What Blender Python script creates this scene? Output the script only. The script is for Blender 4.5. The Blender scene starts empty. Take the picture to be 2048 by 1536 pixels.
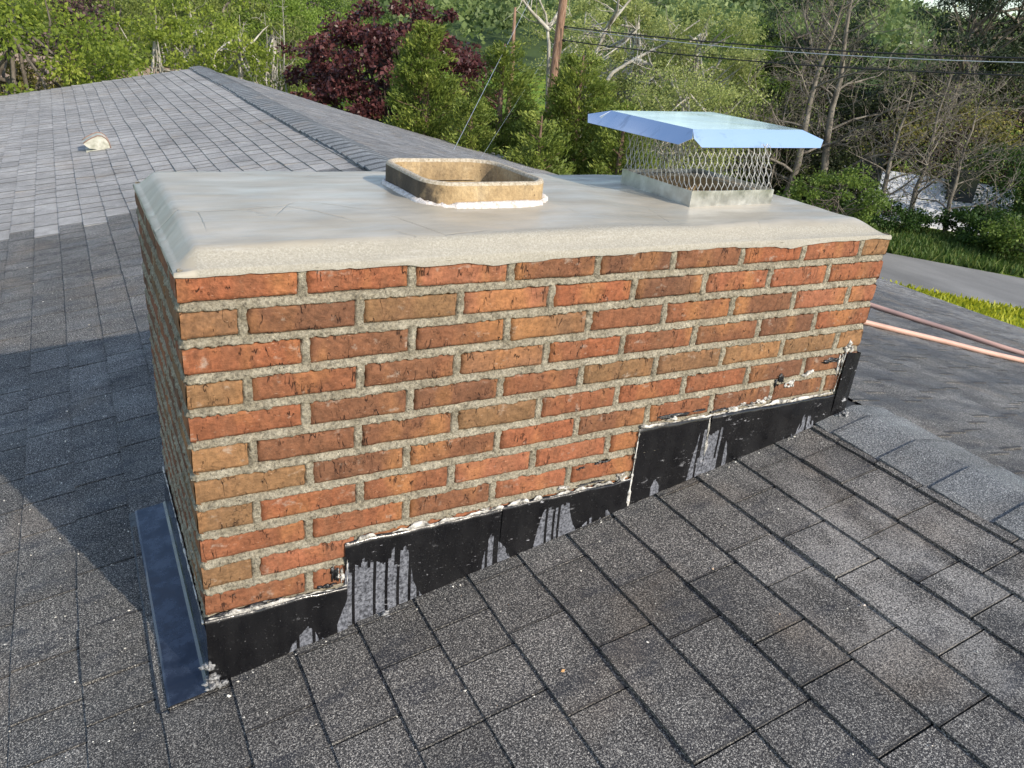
import bpy, math, random
import numpy as np
from mathutils import Matrix, Vector
R = math.radians
scene = bpy.context.scene
col = scene.collection

# ------------------------------------------------------------------ camera, world, sun
CAM = np.array([-0.1285, -1.3050, 0.3909])
CROT = np.array([[0.87907767, 0.1221203, -0.46077009], [-0.46860014, 0.3985993, -0.78837333], [0.08738625, 0.90895832, 0.40762534]])
FPX = 1571.46
cam = bpy.data.objects.new("camera", bpy.data.cameras.new("camera"))
col.objects.link(cam)
cam.matrix_world = Matrix.Translation(Vector(CAM)) @ Matrix(CROT.tolist()).to_4x4()
cam.data.sensor_width = 36.0
cam.data.lens = FPX / 2048 * 36.0
cam.data.clip_start = 0.05
cam.data.clip_end = 3000
scene.camera = cam

SUN_EL = R(32); SUN_AZ = math.atan2(0.339, -0.941)     # azimuth from +Y towards +X
sdir = Vector((math.sin(SUN_AZ) * math.cos(SUN_EL), math.cos(SUN_AZ) * math.cos(SUN_EL), math.sin(SUN_EL)))
sun = bpy.data.objects.new("sun", bpy.data.lights.new("sun", 'SUN'))
col.objects.link(sun)
sun.data.energy = 3.1; sun.data.angle = R(0.5); sun.data.color = (1.0, 0.90, 0.76)
sun.rotation_euler = sdir.to_track_quat('Z', 'Y').to_euler()
sun.location = (0, 0, 40)

world = bpy.data.worlds.new("World"); scene.world = world; world.use_nodes = True
wn = world.node_tree; wn.nodes.clear()
wo = wn.nodes.new('ShaderNodeOutputWorld'); wb = wn.nodes.new('ShaderNodeBackground')
sk = wn.nodes.new('ShaderNodeTexSky'); sk.sky_type = 'NISHITA'; sk.sun_disc = False
sk.sun_elevation = SUN_EL; sk.sun_rotation = SUN_AZ; sk.air_density = 1.1; sk.dust_density = 0.8; sk.ozone_density = 1.4
# thin broken clouds
tc = wn.nodes.new('ShaderNodeTexCoord'); mp = wn.nodes.new('ShaderNodeMapping'); mp.inputs['Scale'].default_value = (1, 1, 3.2)
nz = wn.nodes.new('ShaderNodeTexNoise'); nz.inputs['Scale'].default_value = 2.6; nz.inputs['Detail'].default_value = 7; nz.inputs['Roughness'].default_value = .58
rp = wn.nodes.new('ShaderNodeValToRGB'); rp.color_ramp.elements[0].position = .52; rp.color_ramp.elements[1].position = .72
mx = wn.nodes.new('ShaderNodeMix'); mx.data_type = 'RGBA'; mx.inputs[7].default_value = (7.5, 7.8, 8.3, 1)
wn.links.new(tc.outputs['Generated'], mp.inputs['Vector']); wn.links.new(mp.outputs[0], nz.inputs['Vector'])
wn.links.new(nz.outputs['Fac'], rp.inputs[0]); wn.links.new(rp.outputs[0], mx.inputs[0])
wn.links.new(sk.outputs[0], mx.inputs[6]); wn.links.new(mx.outputs[2], wb.inputs['Color'])
wn.links.new(wb.outputs[0], wo.inputs[0]); wb.inputs['Strength'].default_value = 0.15
scene.view_settings.view_transform = 'Standard'; scene.view_settings.look = 'None'
scene.view_settings.exposure = 0.72; scene.view_settings.gamma = 1.0
scene.cycles.max_bounces = 6; scene.cycles.transparent_max_bounces = 4

# ------------------------------------------------------------------ helpers
def at(px, py, D):
    """point seen at photo pixel (px,py) at horizontal distance D from the viewer"""
    d = CROT @ np.array([(px - 1024) / FPX, (768 - py) / FPX, -1.0])
    return CAM + d * D / math.hypot(d[0], d[1])

def unit(v):
    v = np.asarray(v, float); n = np.linalg.norm(v, axis=-1, keepdims=True); n[n == 0] = 1
    return v / n

_tab = np.random.RandomState(7).rand(64, 64, 64)
def vnoise(p, s=1.0, seed=0):
    """value noise 0..1 at points p (N,3)"""
    p = np.atleast_2d(np.asarray(p, float)) * s + seed * 17.31 + 500
    i = np.floor(p).astype(int); f = p - i; f = f * f * (3 - 2 * f); i &= 63; j = (i + 1) & 63
    x0, y0, z0 = i.T; x1, y1, z1 = j.T; fx, fy, fz = f.T
    a = _tab[x0, y0, z0] * (1 - fx) + _tab[x1, y0, z0] * fx; b = _tab[x0, y1, z0] * (1 - fx) + _tab[x1, y1, z0] * fx
    c = _tab[x0, y0, z1] * (1 - fx) + _tab[x1, y0, z1] * fx; d = _tab[x0, y1, z1] * (1 - fx) + _tab[x1, y1, z1] * fx
    return (a * (1 - fy) + b * fy) * (1 - fz) + (c * (1 - fy) + d * fy) * fz
def n2(x, y, s=1.0, seed=0):
    x = np.asarray(x, float); y = np.asarray(y, float)
    x, y = np.broadcast_arrays(x, y)
    return vnoise(np.stack([x.ravel(), y.ravel(), np.zeros(x.size)], 1), s, seed).reshape(x.shape)
def fbm(p, s, seed=0, o=3):
    t = 0; a = 1; w = 0
    for k in range(o):
        t = t + a * vnoise(p, s * 2 ** k, seed + k); w += a; a *= .5
    return t / w

class MB:
    def __init__(s): s.v = []; s.f = []; s.n = 0; s.a = {}; s.sm = []
    def add(s, v, f, smooth=False, **attr):
        v = np.asarray(v, float).reshape(-1, 3)
        s.v.append(v); s.f += [tuple(int(i) + s.n for i in q) for q in f]; s.n += len(v)
        s.sm += [smooth] * len(f)
        for k, val in attr.items():
            s.a.setdefault(k, []).append((len(s.f) - len(f), len(f), val))
    def box(s, lo, hi, **k):
        x0, y0, z0 = lo; x1, y1, z1 = hi
        s.add([(x0,y0,z0),(x1,y0,z0),(x1,y1,z0),(x0,y1,z0),(x0,y0,z1),(x1,y0,z1),(x1,y1,z1),(x0,y1,z1)],
              [(0,3,2,1),(4,5,6,7),(0,1,5,4),(1,2,6,5),(2,3,7,6),(3,0,4,7)], **k)
    def tube(s, pts, rad, n=6, smooth=True, cap=True, **k):
        pts = np.asarray(pts, float); m = len(pts); rad = np.broadcast_to(np.asarray(rad, float), (m,))
        t = np.gradient(pts, axis=0); t = unit(t)
        up = np.array([0, 0, 1.0]) if abs(t[0][2]) < .9 else np.array([1.0, 0, 0])
        a = unit(np.cross(t, up)); b = np.cross(t, a)
        th = np.arange(n) * 2 * np.pi / n
        ring = pts[:, None] + rad[:, None, None] * (np.cos(th)[None, :, None] * a[:, None] + np.sin(th)[None, :, None] * b[:, None])
        f = [(i*n+j, i*n+(j+1) % n, (i+1)*n+(j+1) % n, (i+1)*n+j) for i in range(m-1) for j in range(n)]
        if cap: f += [tuple(range(n))[::-1], tuple((m-1)*n+j for j in range(n))]
        s.add(ring.reshape(-1, 3), f, smooth, **k)
    def build(s, name, mat, parent=None):
        me = bpy.data.meshes.new(name)
        V = np.concatenate(s.v) if s.v else np.zeros((0, 3))
        me.from_pydata(V.tolist(), [], s.f)
        me.polygons.foreach_set('use_smooth', np.array(s.sm, dtype=bool))
        for k, lst in s.a.items():
            arr = np.zeros(len(s.f), dtype=np.float32)
            for st, c, val in lst: arr[st:st+c] = val
            at_ = me.attributes.new(k, 'FLOAT', 'FACE'); at_.data.foreach_set('value', arr)
        me.update()
        return link(name, me, mat, parent)

def link(name, me, mat, parent=None):
    for m in (mat if isinstance(mat, (list, tuple)) else [mat]):
        me.materials.append(m)
    o = bpy.data.objects.new(name, me); col.objects.link(o)
    if parent is not None:
        o.parent = parent
        o.matrix_parent_inverse = (Matrix.Translation(parent.location) if parent.parent is None or parent.type == 'EMPTY' else Matrix.Identity(4)).inverted()
    return o

def quads(name, V, tint, mat, parent=None, smooth=False):
    """V (N,4,3) separate quads, fast"""
    N = len(V); me = bpy.data.meshes.new(name)
    me.vertices.add(N * 4); me.loops.add(N * 4); me.polygons.add(N)
    me.vertices.foreach_set('co', V.reshape(-1).astype(np.float32))
    me.loops.foreach_set('vertex_index', np.arange(N * 4, dtype=np.int32))
    me.polygons.foreach_set('loop_start', np.arange(0, N * 4, 4, dtype=np.int32))
    a = me.attributes.new('tint', 'FLOAT', 'FACE'); a.data.foreach_set('value', np.asarray(tint, np.float32))
    me.update(calc_edges=True)
    return link(name, me, mat, parent)

def grid_mesh(name, P, mat, parent=None, smooth=True, mask=None, **attr):
    """P (n,m,3)"""
    n, m = P.shape[:2]; me = bpy.data.meshes.new(name)
    idx = np.arange(n * m).reshape(n, m)
    F = np.stack([idx[:-1, :-1], idx[1:, :-1], idx[1:, 1:], idx[:-1, 1:]], -1).reshape(-1, 4)
    if mask is not None: F = F[mask.reshape(-1)]
    me.from_pydata(P.reshape(-1, 3).tolist(), [], F.tolist())
    me.polygons.foreach_set('use_smooth', np.full(len(F), smooth))
    for k, v in attr.items():
        a = me.attributes.new(k, 'FLOAT', 'POINT'); a.data.foreach_set('value', np.asarray(v, np.float32).reshape(-1))
    me.update()
    return link(name, me, mat, parent)

def empty(name, loc=(0, 0, 0)):
    o = bpy.data.objects.new(name, None); col.objects.link(o); o.location = loc; o.empty_display_size = .2
    return o
def tag(o, label=None, cat=None, group=None, kind=None):
    if label: o['label'] = label
    if cat: o['category'] = cat
    if group: o['group'] = group
    if kind: o['kind'] = kind
    return o

# ------------------------------------------------------------------ material kit
class M:
    def __init__(s, name, rough=.7, metal=0.0, spec=.4):
        s.m = bpy.data.materials.new(name); s.m.use_nodes = True; s.t = s.m.node_tree; s.b = s.t.nodes['Principled BSDF']
        s.b.inputs['Roughness'].default_value = rough; s.b.inputs['Metallic'].default_value = metal
        s.b.inputs['Specular IOR Level'].default_value = spec
        s.g = s.t.nodes.new('ShaderNodeNewGeometry')
    def L(s, a, b): s.t.links.new(a, b)
    def noise(s, sc, det=4, rough=.55, scale3=None, dist=0, which='Fac'):
        n = s.t.nodes.new('ShaderNodeTexNoise'); n.inputs['Scale'].default_value = sc; n.inputs['Detail'].default_value = det
        n.inputs['Roughness'].default_value = rough; n.inputs['Distortion'].default_value = dist
        s.L(s.vec(scale3), n.inputs['Vector']); return n.outputs[which]
    def voro(s, sc, scale3=None, feature='F1', out='Distance', rnd=1.0, warp=0.0):
        n = s.t.nodes.new('ShaderNodeTexVoronoi'); n.feature = feature; n.inputs['Scale'].default_value = sc; n.inputs['Randomness'].default_value = rnd
        v = s.vec(scale3)
        if warp:
            w = s.t.nodes.new('ShaderNodeVectorMath'); w.operation = 'ADD'; q = s.t.nodes.new('ShaderNodeVectorMath'); q.operation = 'SCALE'; q.inputs[3].default_value = warp
            s.L(s.noise(40, 2, which='Color'), q.inputs[0]); s.L(q.outputs[0], w.inputs[1]); s.L(v, w.inputs[0]); v = w.outputs[0]
        s.L(v, n.inputs['Vector']); return n.outputs[out]
    def vec(s, scale3=None):
        if scale3 is None: return s.g.outputs['Position']
        m = s.t.nodes.new('ShaderNodeMapping'); m.inputs['Scale'].default_value = scale3; s.L(s.g.outputs['Position'], m.inputs['Vector']); return m.outputs[0]
    def xyz(s):
        n = s.t.nodes.new('ShaderNodeSeparateXYZ'); s.L(s.g.outputs['Position'], n.inputs[0]); return n.outputs
    def attr(s, name):
        n = s.t.nodes.new('ShaderNodeAttribute'); n.attribute_name = name; return n.outputs['Fac']
    def ramp(s, fac, stops, interp='LINEAR'):
        n = s.t.nodes.new('ShaderNodeValToRGB'); e = n.color_ramp; e.interpolation = interp
        while len(e.elements) < len(stops): e.elements.new(.5)
        for el, (p, c) in zip(e.elements, stops):
            el.position = p; el.color = (*c, 1) if hasattr(c, '__len__') else (c, c, c, 1)
        s.L(fac, n.inputs[0]); return n.outputs[0]
    def math(s, op, a, b=None, c=None, clamp=False):
        n = s.t.nodes.new('ShaderNodeMath'); n.operation = op; n.use_clamp = clamp
        for i, v in enumerate((a, b, c)):
            if v is None: continue
            if isinstance(v, (int, float)): n.inputs[i].default_value = v
            else: s.L(v, n.inputs[i])
        return n.outputs[0]
    def mix(s, f, a, b, mode='MIX'):
        n = s.t.nodes.new('ShaderNodeMix'); n.data_type = 'RGBA'; n.blend_type = mode
        for i, v in ((0, f), (6, a), (7, b)):
            if isinstance(v, (int, float)): n.inputs[i].default_value = v if i == 0 else (v, v, v, 1)
            elif isinstance(v, tuple): n.inputs[i].default_value = (*v, 1)
            else: s.L(v, n.inputs[i])
        return n.outputs[2]
    def color(s, c):
        if isinstance(c, tuple): s.b.inputs['Base Color'].default_value = (*c, 1)
        else: s.L(c, s.b.inputs['Base Color'])
    def rough(s, r): s.L(r, s.b.inputs['Roughness'])
    def bump(s, h, dist=.001, strength=1.0, prev=None):
        n = s.t.nodes.new('ShaderNodeBump'); n.inputs['Distance'].default_value = dist; n.inputs['Strength'].default_value = strength
        s.L(h, n.inputs['Height'])
        if prev is not None: s.L(prev, n.inputs['Normal'])
        s.L(n.outputs[0], s.b.inputs['Normal']); return n.outputs[0]

def leaf_mat(name, c0, c1, c2=None, transl=.35, rough=.55):
    k = M(name, rough, spec=.3); t = k.attr('tint')
    st = [(0, c0), (1, c1)] if c2 is None else [(0, c0), (.62, c1), (1, c2)]
    c = k.ramp(t, st); k.color(c)
    tr = k.t.nodes.new('ShaderNodeBsdfTranslucent'); k.L(c, tr.inputs[0])
    ms = k.t.nodes.new('ShaderNodeMixShader'); ms.inputs[0].default_value = transl
    out = k.t.nodes['Material Output']; k.L(k.b.outputs[0], ms.inputs[1]); k.L(tr.outputs[0], ms.inputs[2]); k.L(ms.outputs[0], out.inputs[0])
    return k.m

# --- shingles
def shingle_mat(name, cap=False):
    k = M(name, .85, spec=.38)
    gran = k.noise(290, 3, .8); gran2 = k.noise(700, 1, .6); big = k.noise(2.2, 5, .6); mid = k.noise(14, 4, .6)
    X, Y, Z = k.xyz()
    old = k.attr('old'); tint = k.attr('tint')
    g = k.math('MULTIPLY_ADD', gran2, .35, k.math('MULTIPLY', gran, .65))
    new = k.ramp(g, [(.40, (.007, .007, .009)), (.47, (.030, .030, .032)), (.53, (.100, .096, .091)), (.58, (.31, .295, .268)), (.64, (.68, .65, .59))])
    oldc = k.ramp(g, [(.38, (.13, .126, .12)), (.50, (.295, .285, .272)), (.62, (.49, .475, .455))])
    if cap:
        oldc = k.ramp(g, [(.40, (.035, .038, .042)), (.48, (.13, .142, .15)), (.56, (.25, .27, .28)), (.64, (.55, .56, .56))])
    c = k.mix(old, new, oldc)
    c = k.mix(k.math('MULTIPLY', k.attr('edge'), .72), c, (.022, .022, .024))  # shade of slots and cap seams painted into the colour
    # per tab shade, blotches, bald dark patches
    v = k.math('MULTIPLY_ADD', tint, .34, .83)
    v = k.math('ADD', k.math('MULTIPLY', v, k.math('SUBTRACT', 1.0, k.math('MULTIPLY', old, .6))), k.math('MULTIPLY', old, .6))
    v = k.math('MULTIPLY', v, k.ramp(big, [(.3, .80), (.7, 1.22)]))
    v = k.math('MULTIPLY', v, k.ramp(mid, [(.3, .84), (.7, 1.12)]))
    n = k.t.nodes.new('ShaderNodeVectorMath'); n.operation = 'SCALE'; k.L(c, n.inputs[0]); k.L(v, n.inputs[3]); c = n.outputs[0]
    bald = k.math('MULTIPLY', k.ramp(k.noise(6.5, 5, .62, (.8, 2.2, 1)), [(.56, 0), (.64, .85)]), k.ramp(g, [(.46, 1), (.60, .35)]))
    bald = k.math('MULTIPLY', bald, k.math('SUBTRACT', 1.0, k.math('MULTIPLY', old, .8)))
    c = k.mix(bald, c, (.022, .024, .031))
    # pale mortar wash-off below the brickwork near the ridge
    dx = k.math('MULTIPLY', k.math('SUBTRACT', X, 1.34), 3.2); dy = k.math('MULTIPLY', k.math('ADD', Y, .50), 1.9)
    r = k.math('ADD', k.math('POWER', k.math('ABSOLUTE', dx), 2.0), k.math('POWER', k.math('ABSOLUTE', dy), 2.0))
    msk = k.math('MULTIPLY', k.ramp(r, [(.1, 1), (1.0, 0)]), k.ramp(k.noise(7, 4, .6, (1.4, .8, 1)), [(.42, 0), (.56, 1)]))
    c = k.mix(k.math('MULTIPLY', msk, k.ramp(g, [(.42, .0), (.6, .75)])), c, (.46, .44, .41))
    far = k.math('MULTIPLY', k.ramp(X, [(.0, 0), (1, 1)]) if False else k.math('GREATER_THAN', X, 1.95), k.ramp(k.noise(1.7, 5, .65, (.9, 3.2, 1)), [(.46, 0), (.60, .6)]))
    c = k.mix(k.math('MULTIPLY', far, k.math('SUBTRACT', 1.0, k.math('MULTIPLY', old, .8))), c, (.035, .037, .044))
    # brown-tan dusting
    tan = k.math('MULTIPLY', k.ramp(k.noise(3.1, 3, .5), [(.56, 0), (.68, .5)]), k.ramp(g, [(.42, 0), (.6, .8)]))
    c = k.mix(tan, c, (.30, .235, .17))
    k.color(c)
    h = k.math('MULTIPLY_ADD', gran, 1.0, k.math('MULTIPLY', gran2, .5))
    k.rough(k.math('MAXIMUM', k.ramp(k.noise(4.5, 4, .6, (1, 2, 1)), [(.42, .90), (.64, .60)]), k.math('MULTIPLY', old, .95)))
    k.bump(h, .0022, .9)
    return k.m

MAT = {}
MAT['shingle'] = shingle_mat('asphalt_shingle'); MAT['cap'] = shingle_mat('ridge_shingle', True)
k = M('roof_felt', .9); k.color((.012, .012, .013)); MAT['felt'] = k.m

# --- brick
k = M('fired_brick', .82, spec=.3)
t = k.attr('tint'); u = k.attr('tone')
base = k.ramp(t, [(0, (.118, .054, .030)), (.2, (.160, .068, .034)), (.42, (.230, .077, .034)), (.62, (.275, .115, .065)), (.8, (.165, .092, .044)), (1, (.228, .122, .055))])
ns = k.noise(11, 4, .6, (1.3, 1.3, .25)); nf = k.noise(110, 4, .7); nm = k.noise(28, 4, .65)
c = k.mix(k.ramp(ns, [(.48, 0), (.70, .55)]), base, (.15, .075, .04))
c = k.mix(k.ramp(k.noise(9, 3, .5, (1, 1, .4)), [(.52, 0), (.68, .6)]), c, (.33, .150, .055))
v = k.math('MULTIPLY', k.ramp(nf, [(.32, .68), (.66, 1.30)]), k.ramp(nm, [(.3, .84), (.7, 1.16)]))
n = k.t.nodes.new('ShaderNodeVectorMath'); n.operation = 'SCALE'; k.L(c, n.inputs[0]); k.L(v, n.inputs[3]); c = n.outputs[0]
crk = k.math('ABSOLUTE', k.math('SUBTRACT', k.noise(34, 3, .62, (1, 1, .22)), .5))
crm = k.math('MULTIPLY', k.ramp(crk, [(.0, 1), (.0075, .6), (.014, 0)]), k.ramp(k.noise(26, 3, .6, (1, 1, .9)), [(.53, 0), (.60, .9)]))
crk2 = k.math('ABSOLUTE', k.math('SUBTRACT', k.noise(70, 3, .6, (1, 1, .5)), .5))
crm = k.math('MAXIMUM', crm, k.math('MULTIPLY', k.ramp(crk2, [(.0, .5), (.010, 0)]), k.ramp(k.noise(19, 3, .6), [(.56, 0), (.62, 1)])))
c = k.mix(k.math('MULTIPLY', crm, .88), c, (.03, .014, .010))
X, Y, Z = k.xyz()
fleck = k.ramp(k.voro(75, (1, 1, 1.8), warp=.01), [(.0, 1), (.11, 0)])
fl = k.math('MULTIPLY', fleck, k.ramp(k.noise(8, 3), [(.56, 0), (.66, .9)]))
c = k.mix(k.math('MULTIPLY', fl, .8), c, (.55, .47, .40))
glint = k.math('MULTIPLY', k.ramp(k.voro(120, (.45, .45, 2.0), warp=.01), [(.0, 1), (.16, 0)]), k.ramp(k.noise(40, 3), [(.50, 0), (.58, .75)]))
c = k.mix(glint, c, (.60, .42, .30))
# greyish smears of lime mortar
sm = k.math('MULTIPLY', k.ramp(k.noise(22, 5, .7, (1, 1, 1.3)), [(.60, 0), (.70, .5)]), 1.0)
c = k.mix(sm, c, (.38, .33, .27))
k.color(c)
h = k.math('ADD', k.math('MULTIPLY', nf, .6), k.math('MULTIPLY', nm, .9)); h = k.math('ADD', h, k.math('MULTIPLY', k.noise(60, 3, .6, (.5, .5, 2)), .5)); h = k.math('SUBTRACT', h, k.math('MULTIPLY', crm, 1.6))
k.bump(h, .0035, .9); MAT['brick'] = k.m

k = M('brick_mortar', .92, spec=.15)
nf = k.noise(160, 5, .75); nm = k.noise(25, 4, .6)
c = k.mix(k.ramp(nm, [(.35, 0), (.68, 1)]), (.265, .232, .170), (.425, .383, .295))
v = k.ramp(nf, [(.34, .42), (.64, 1.42)])
n = k.t.nodes.new('ShaderNodeVectorMath'); n.operation = 'SCALE'; k.L(c, n.inputs[0]); k.L(v, n.inputs[3]); c = n.outputs[0]
pit = k.math('MULTIPLY', k.ramp(k.voro(120, warp=.01), [(.0, 1), (.16, 0)]), k.ramp(k.noise(20, 2), [(.50, 0), (.6, .9)]))
c = k.mix(pit, c, (.03, .026, .022)); k.color(c)
k.bump(k.math('SUBTRACT', k.math('ADD', nf, k.math('MULTIPLY', nm, .8)), pit), .009, 1.0); MAT['mortar'] = k.m

# --- crown wash
k = M('crown_mortar', .55, spec=.32)
e = k.attr('rim'); nf = k.noise(260, 4, .8); nm = k.noise(4.5, 5, .55, (1, 2.2, 1)); nl = k.noise(9, 4, .6, (.5, 2.4, 1))
smooth = k.ramp(nm, [(.3, (.285, .255, .200)), (.55, (.360, .325, .262)), (.75, (.435, .400, .335))])
sandy = k.ramp(nf, [(.34, (.245, .225, .182)), (.5, (.305, .284, .236)), (.64, (.385, .362, .31))])
c = k.mix(e, smooth, sandy)
c = k.mix(k.ramp(k.noise(30, 4, .6), [(.6, 0), (.75, .3)]), c, (.26, .235, .19))
c = k.mix(k.ramp(k.noise(7, 5, .65, (.6, 2.2, 1)), [(.52, 0), (.66, .45)]), c, (.25, .235, .20))
c = k.mix(k.ramp(k.noise(11, 5, .7, (.35, 3.0, 2)), [(.60, 0), (.70, .35)]), c, (.46, .44, .40))
lines = k.math('MULTIPLY', k.ramp(k.voro(3.1, (1.2, .8, 1), 'DISTANCE_TO_EDGE', warp=.006), [(0, 1), (.006, 0)]), k.math('SUBTRACT', 1.0, e))
lines = k.math('MULTIPLY', lines, k.ramp(k.noise(3.3, 2), [(.48, 0), (.56, 1)]))
c = k.mix(k.math('MULTIPLY', lines, .20), c, (.16, .15, .13))
k.color(c)
k.rough(k.math('ADD', k.ramp(nl, [(.35, .28), (.65, .55)]), k.math('MULTIPLY', e, .4), clamp=True))
hb = k.math('ADD', k.math('MULTIPLY', nf, k.math('MULTIPLY_ADD', e, .28, .03)), k.math('MULTIPLY', nl, .9)); hb = k.math('SUBTRACT', hb, k.math('MULTIPLY', lines, .5))
k.bump(hb, .004, .8); MAT['wash'] = k.m

# --- clay flue tile
k = M('clay_flue', .8, spec=.3)
nf = k.noise(130, 4, .7); nm = k.noise(16, 4, .6)
c = k.ramp(nm, [(.3, (.27, .185, .095)), (.55, (.39, .28, .15)), (.75, (.50, .385, .235))])
n = k.t.nodes.new('ShaderNodeVectorMath'); n.operation = 'SCALE'; k.L(c, n.inputs[0]); k.L(k.ramp(nf, [(.3, .75), (.65, 1.15)]), n.inputs[3]); c = n.outputs[0]
X, Y, Z = k.xyz()
so = k.math('ADD', k.math('MULTIPLY', k.math('SUBTRACT', k.attr('sootx'), .5), 1.0), k.math('MULTIPLY', k.math('SUBTRACT', k.noise(22, 4, .6), .5), 1.6))
c = k.mix(k.ramp(so, [(-.05, 0), (.45, .9)]) if False else k.math('MULTIPLY', k.ramp(k.math('ADD', so, .5), [(.45, 0), (.85, 1)]), .9), c, (.035, .03, .026))
spots = k.math('MULTIPLY', k.ramp(k.voro(95, warp=.01), [(0, 1), (.26, 0)]), k.ramp(k.noise(14, 3), [(.52, 0), (.60, 1)]))
c = k.mix(k.ramp(k.noise(18, 5, .7, (1, 1, .3)), [(.50, 0), (.68, .65)]), c, (.12, .09, .06))
c = k.mix(spots, c, (.035, .022, .015)); c = k.mix(k.attr('top'), c, k.mix(k.ramp(k.noise(170, 4, .7), [(.35, 0), (.6, 1)]), (.26, .21, .14), (.48, .42, .33)))
k.color(c); k.bump(k.math('ADD', nf, k.math('MULTIPLY', nm, .5)), .003, .8); MAT['clay'] = k.m
k = M('lime_bead', .75); nf = k.noise(90, 5, .7)
k.color(k.ramp(nf, [(.3, (.36, .31, .25)), (.48, (.62, .57, .53)), (.7, (.80, .77, .76))])); k.bump(nf, .006, 1); MAT['lime'] = k.m
k = M('dark_void', .95); k.color((.008, .007, .006)); MAT['void'] = k.m

# --- metals
k = M('galvanised_lid', .13, 1.0); nn = k.noise(6, 3, .5, (1, 4, 1)); k.color(k.mix(k.ramp(k.noise(9, 5, .7, (1, 3, 1)), [(.58, 0), (.68, .5)]), (.74, .77, .85), (.40, .43, .48))); k.rough(k.ramp(nn, [(.3, .07), (.7, .14)])); k.bump(k.noise(3.5, 2), .003, .25); MAT['lid'] = k.m
k = M('stainless_skirt', .34, 1.0); nn = k.noise(30, 4, .6); k.color(k.ramp(nn, [(.3, (.42, .42, .40)), (.7, (.62, .62, .60))])); k.rough(k.ramp(nn, [(.3, .28), (.7, .48)])); MAT['skirt'] = k.m
k = M('mesh_wire', .55, .85); k.color((.46, .45, .42)); MAT['wire'] = k.m
# black painted step flashing with drips
k = M('black_flashing', .42, spec=.4)
hh = k.attr('hh'); X, Y, Z = k.xyz()
dr = k.noise(52, 2, .5, (1, 0, .0)); reg = k.noise(4.6, 2, .5, (1, 0, 0)); sp = k.noise(160, 4, .7); sp2 = k.noise(30, 4, .6)
def wn1(k, sc):
    m = k.math('FLOOR', k.math('MULTIPLY', X, sc)); w = k.t.nodes.new('ShaderNodeTexWhiteNoise'); w.noise_dimensions = '1D'; k.L(m, w.inputs['W']); return w.outputs['Value']
d1 = k.math('ADD', k.ramp(wn1(k, 150), [(.0, .05), (.55, .16), (.70, .8), (1, 1.3)]), k.math('MULTIPLY', k.noise(16, 2, .5, (1, 0, 0)), .35))
lim = k.math('ADD', k.math('MINIMUM', d1, 1.4), k.ramp(reg, [(.47, .95), (.56, -.02)]))
grey = k.math('GREATER_THAN', k.math('MULTIPLY_ADD', k.math('SUBTRACT', sp2, .5), .25, hh), lim)
greyc = k.ramp(sp, [(.38, (.03, .032, .038)), (.5, (.125, .13, .15)), (.65, (.24, .25, .28))])
bl = k.ramp(k.noise(10, 4, .6, (2, 1, .4)), [(.35, (.004, .004, .005)), (.7, (.011, .011, .012))])
spk = k.ramp(k.noise(240, 3, .7), [(.67, 0), (.72, .7)])
c = k.mix(k.math('MULTIPLY', grey, .85), bl, greyc); c = k.mix(k.math('MULTIPLY', spk, .5), c, (.5, .5, .5))
sc = k.math('MULTIPLY', k.ramp(k.noise(38, 5, .75, (.6, 1, 1.6)), [(.62, 0), (.66, .85)]), k.ramp(k.noise(5, 2), [(.50, 0), (.60, 1)])); c = k.mix(sc, c, (.42, .42, .44))
k.color(c); k.rough(k.math('ADD', k.ramp(sp2, [(.3, .14), (.7, .36)]), k.math('MULTIPLY', grey, .3))); k.bump(k.math('ADD', k.math('MULTIPLY', k.noise(6, 2), 3.0), k.math('MULTIPLY_ADD', sp2, .8, k.math('MULTIPLY', grey, -.4))), .0025, .8); MAT['flash'] = k.m
k = M('navy_apron', .16, .35, .8); nn = k.noise(20, 5, .65); k.color(k.ramp(nn, [(.45, (.010, .015, .030)), (.72, (.05, .065, .10))])); k.rough(k.ramp(nn, [(.35, .12), (.7, .38)])); MAT['apron'] = k.m
k = M('tar', .35, spec=.6); k.color((.010, .010, .011)); k.bump(k.noise(60, 4), .004, 1); MAT['tar'] = k.m  # black shared by tar smears and the apron gap strip
k = M('white_sealant', .55); nn = k.noise(45, 5, .7); k.color(k.ramp(nn, [(.38, (.07, .07, .07)), (.47, (.36, .34, .30)), (.58, (.62, .60, .56)), (.75, (.76, .74, .71))])); k.bump(nn, .007, 1); MAT['sealant'] = k.m
k = M('grey_sealant', .5); nn = k.noise(70, 5, .7); k.color(k.ramp(nn, [(.36, (.05, .05, .055)), (.5, (.27, .27, .27)), (.7, (.50, .49, .47))])); k.bump(nn, .006, 1); MAT['crumbgrey'] = k.m
k = M('crumb', .9); k.color(k.ramp(k.attr('tint'), [(0, (.42, .39, .33)), (.6, (.70, .68, .62)), (.85, (.75, .72, .66)), (1, (.50, .28, .12))])); MAT['crumb'] = k.m
k = M('hose_rubber', .5, spec=.4); k.color(k.ramp(k.noise(7, 3), [(.35, (.46, .27, .205)), (.7, (.58, .36, .28))])); MAT['hose'] = k.m
k = M('hose_faded', .5, spec=.4); k.color(k.ramp(k.noise(2.6, 2), [(.42, (.46, .29, .24)), (.66, (.27, .18, .165))])); MAT['hose2'] = k.m
k = M('vent_cream', .6); nn = k.noise(22, 5, .65); k.color(k.ramp(nn, [(.35, (.28, .28, .22)), (.55, (.45, .44, .37)), (.75, (.55, .53, .47))])); MAT['vent'] = k.m
k = M('vent_rim', .7); k.color((.24, .15, .115)); MAT['ventrim'] = k.m
k = M('vent_black', .6); k.color((.03, .032, .04)); MAT['ventdark'] = k.m

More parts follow.
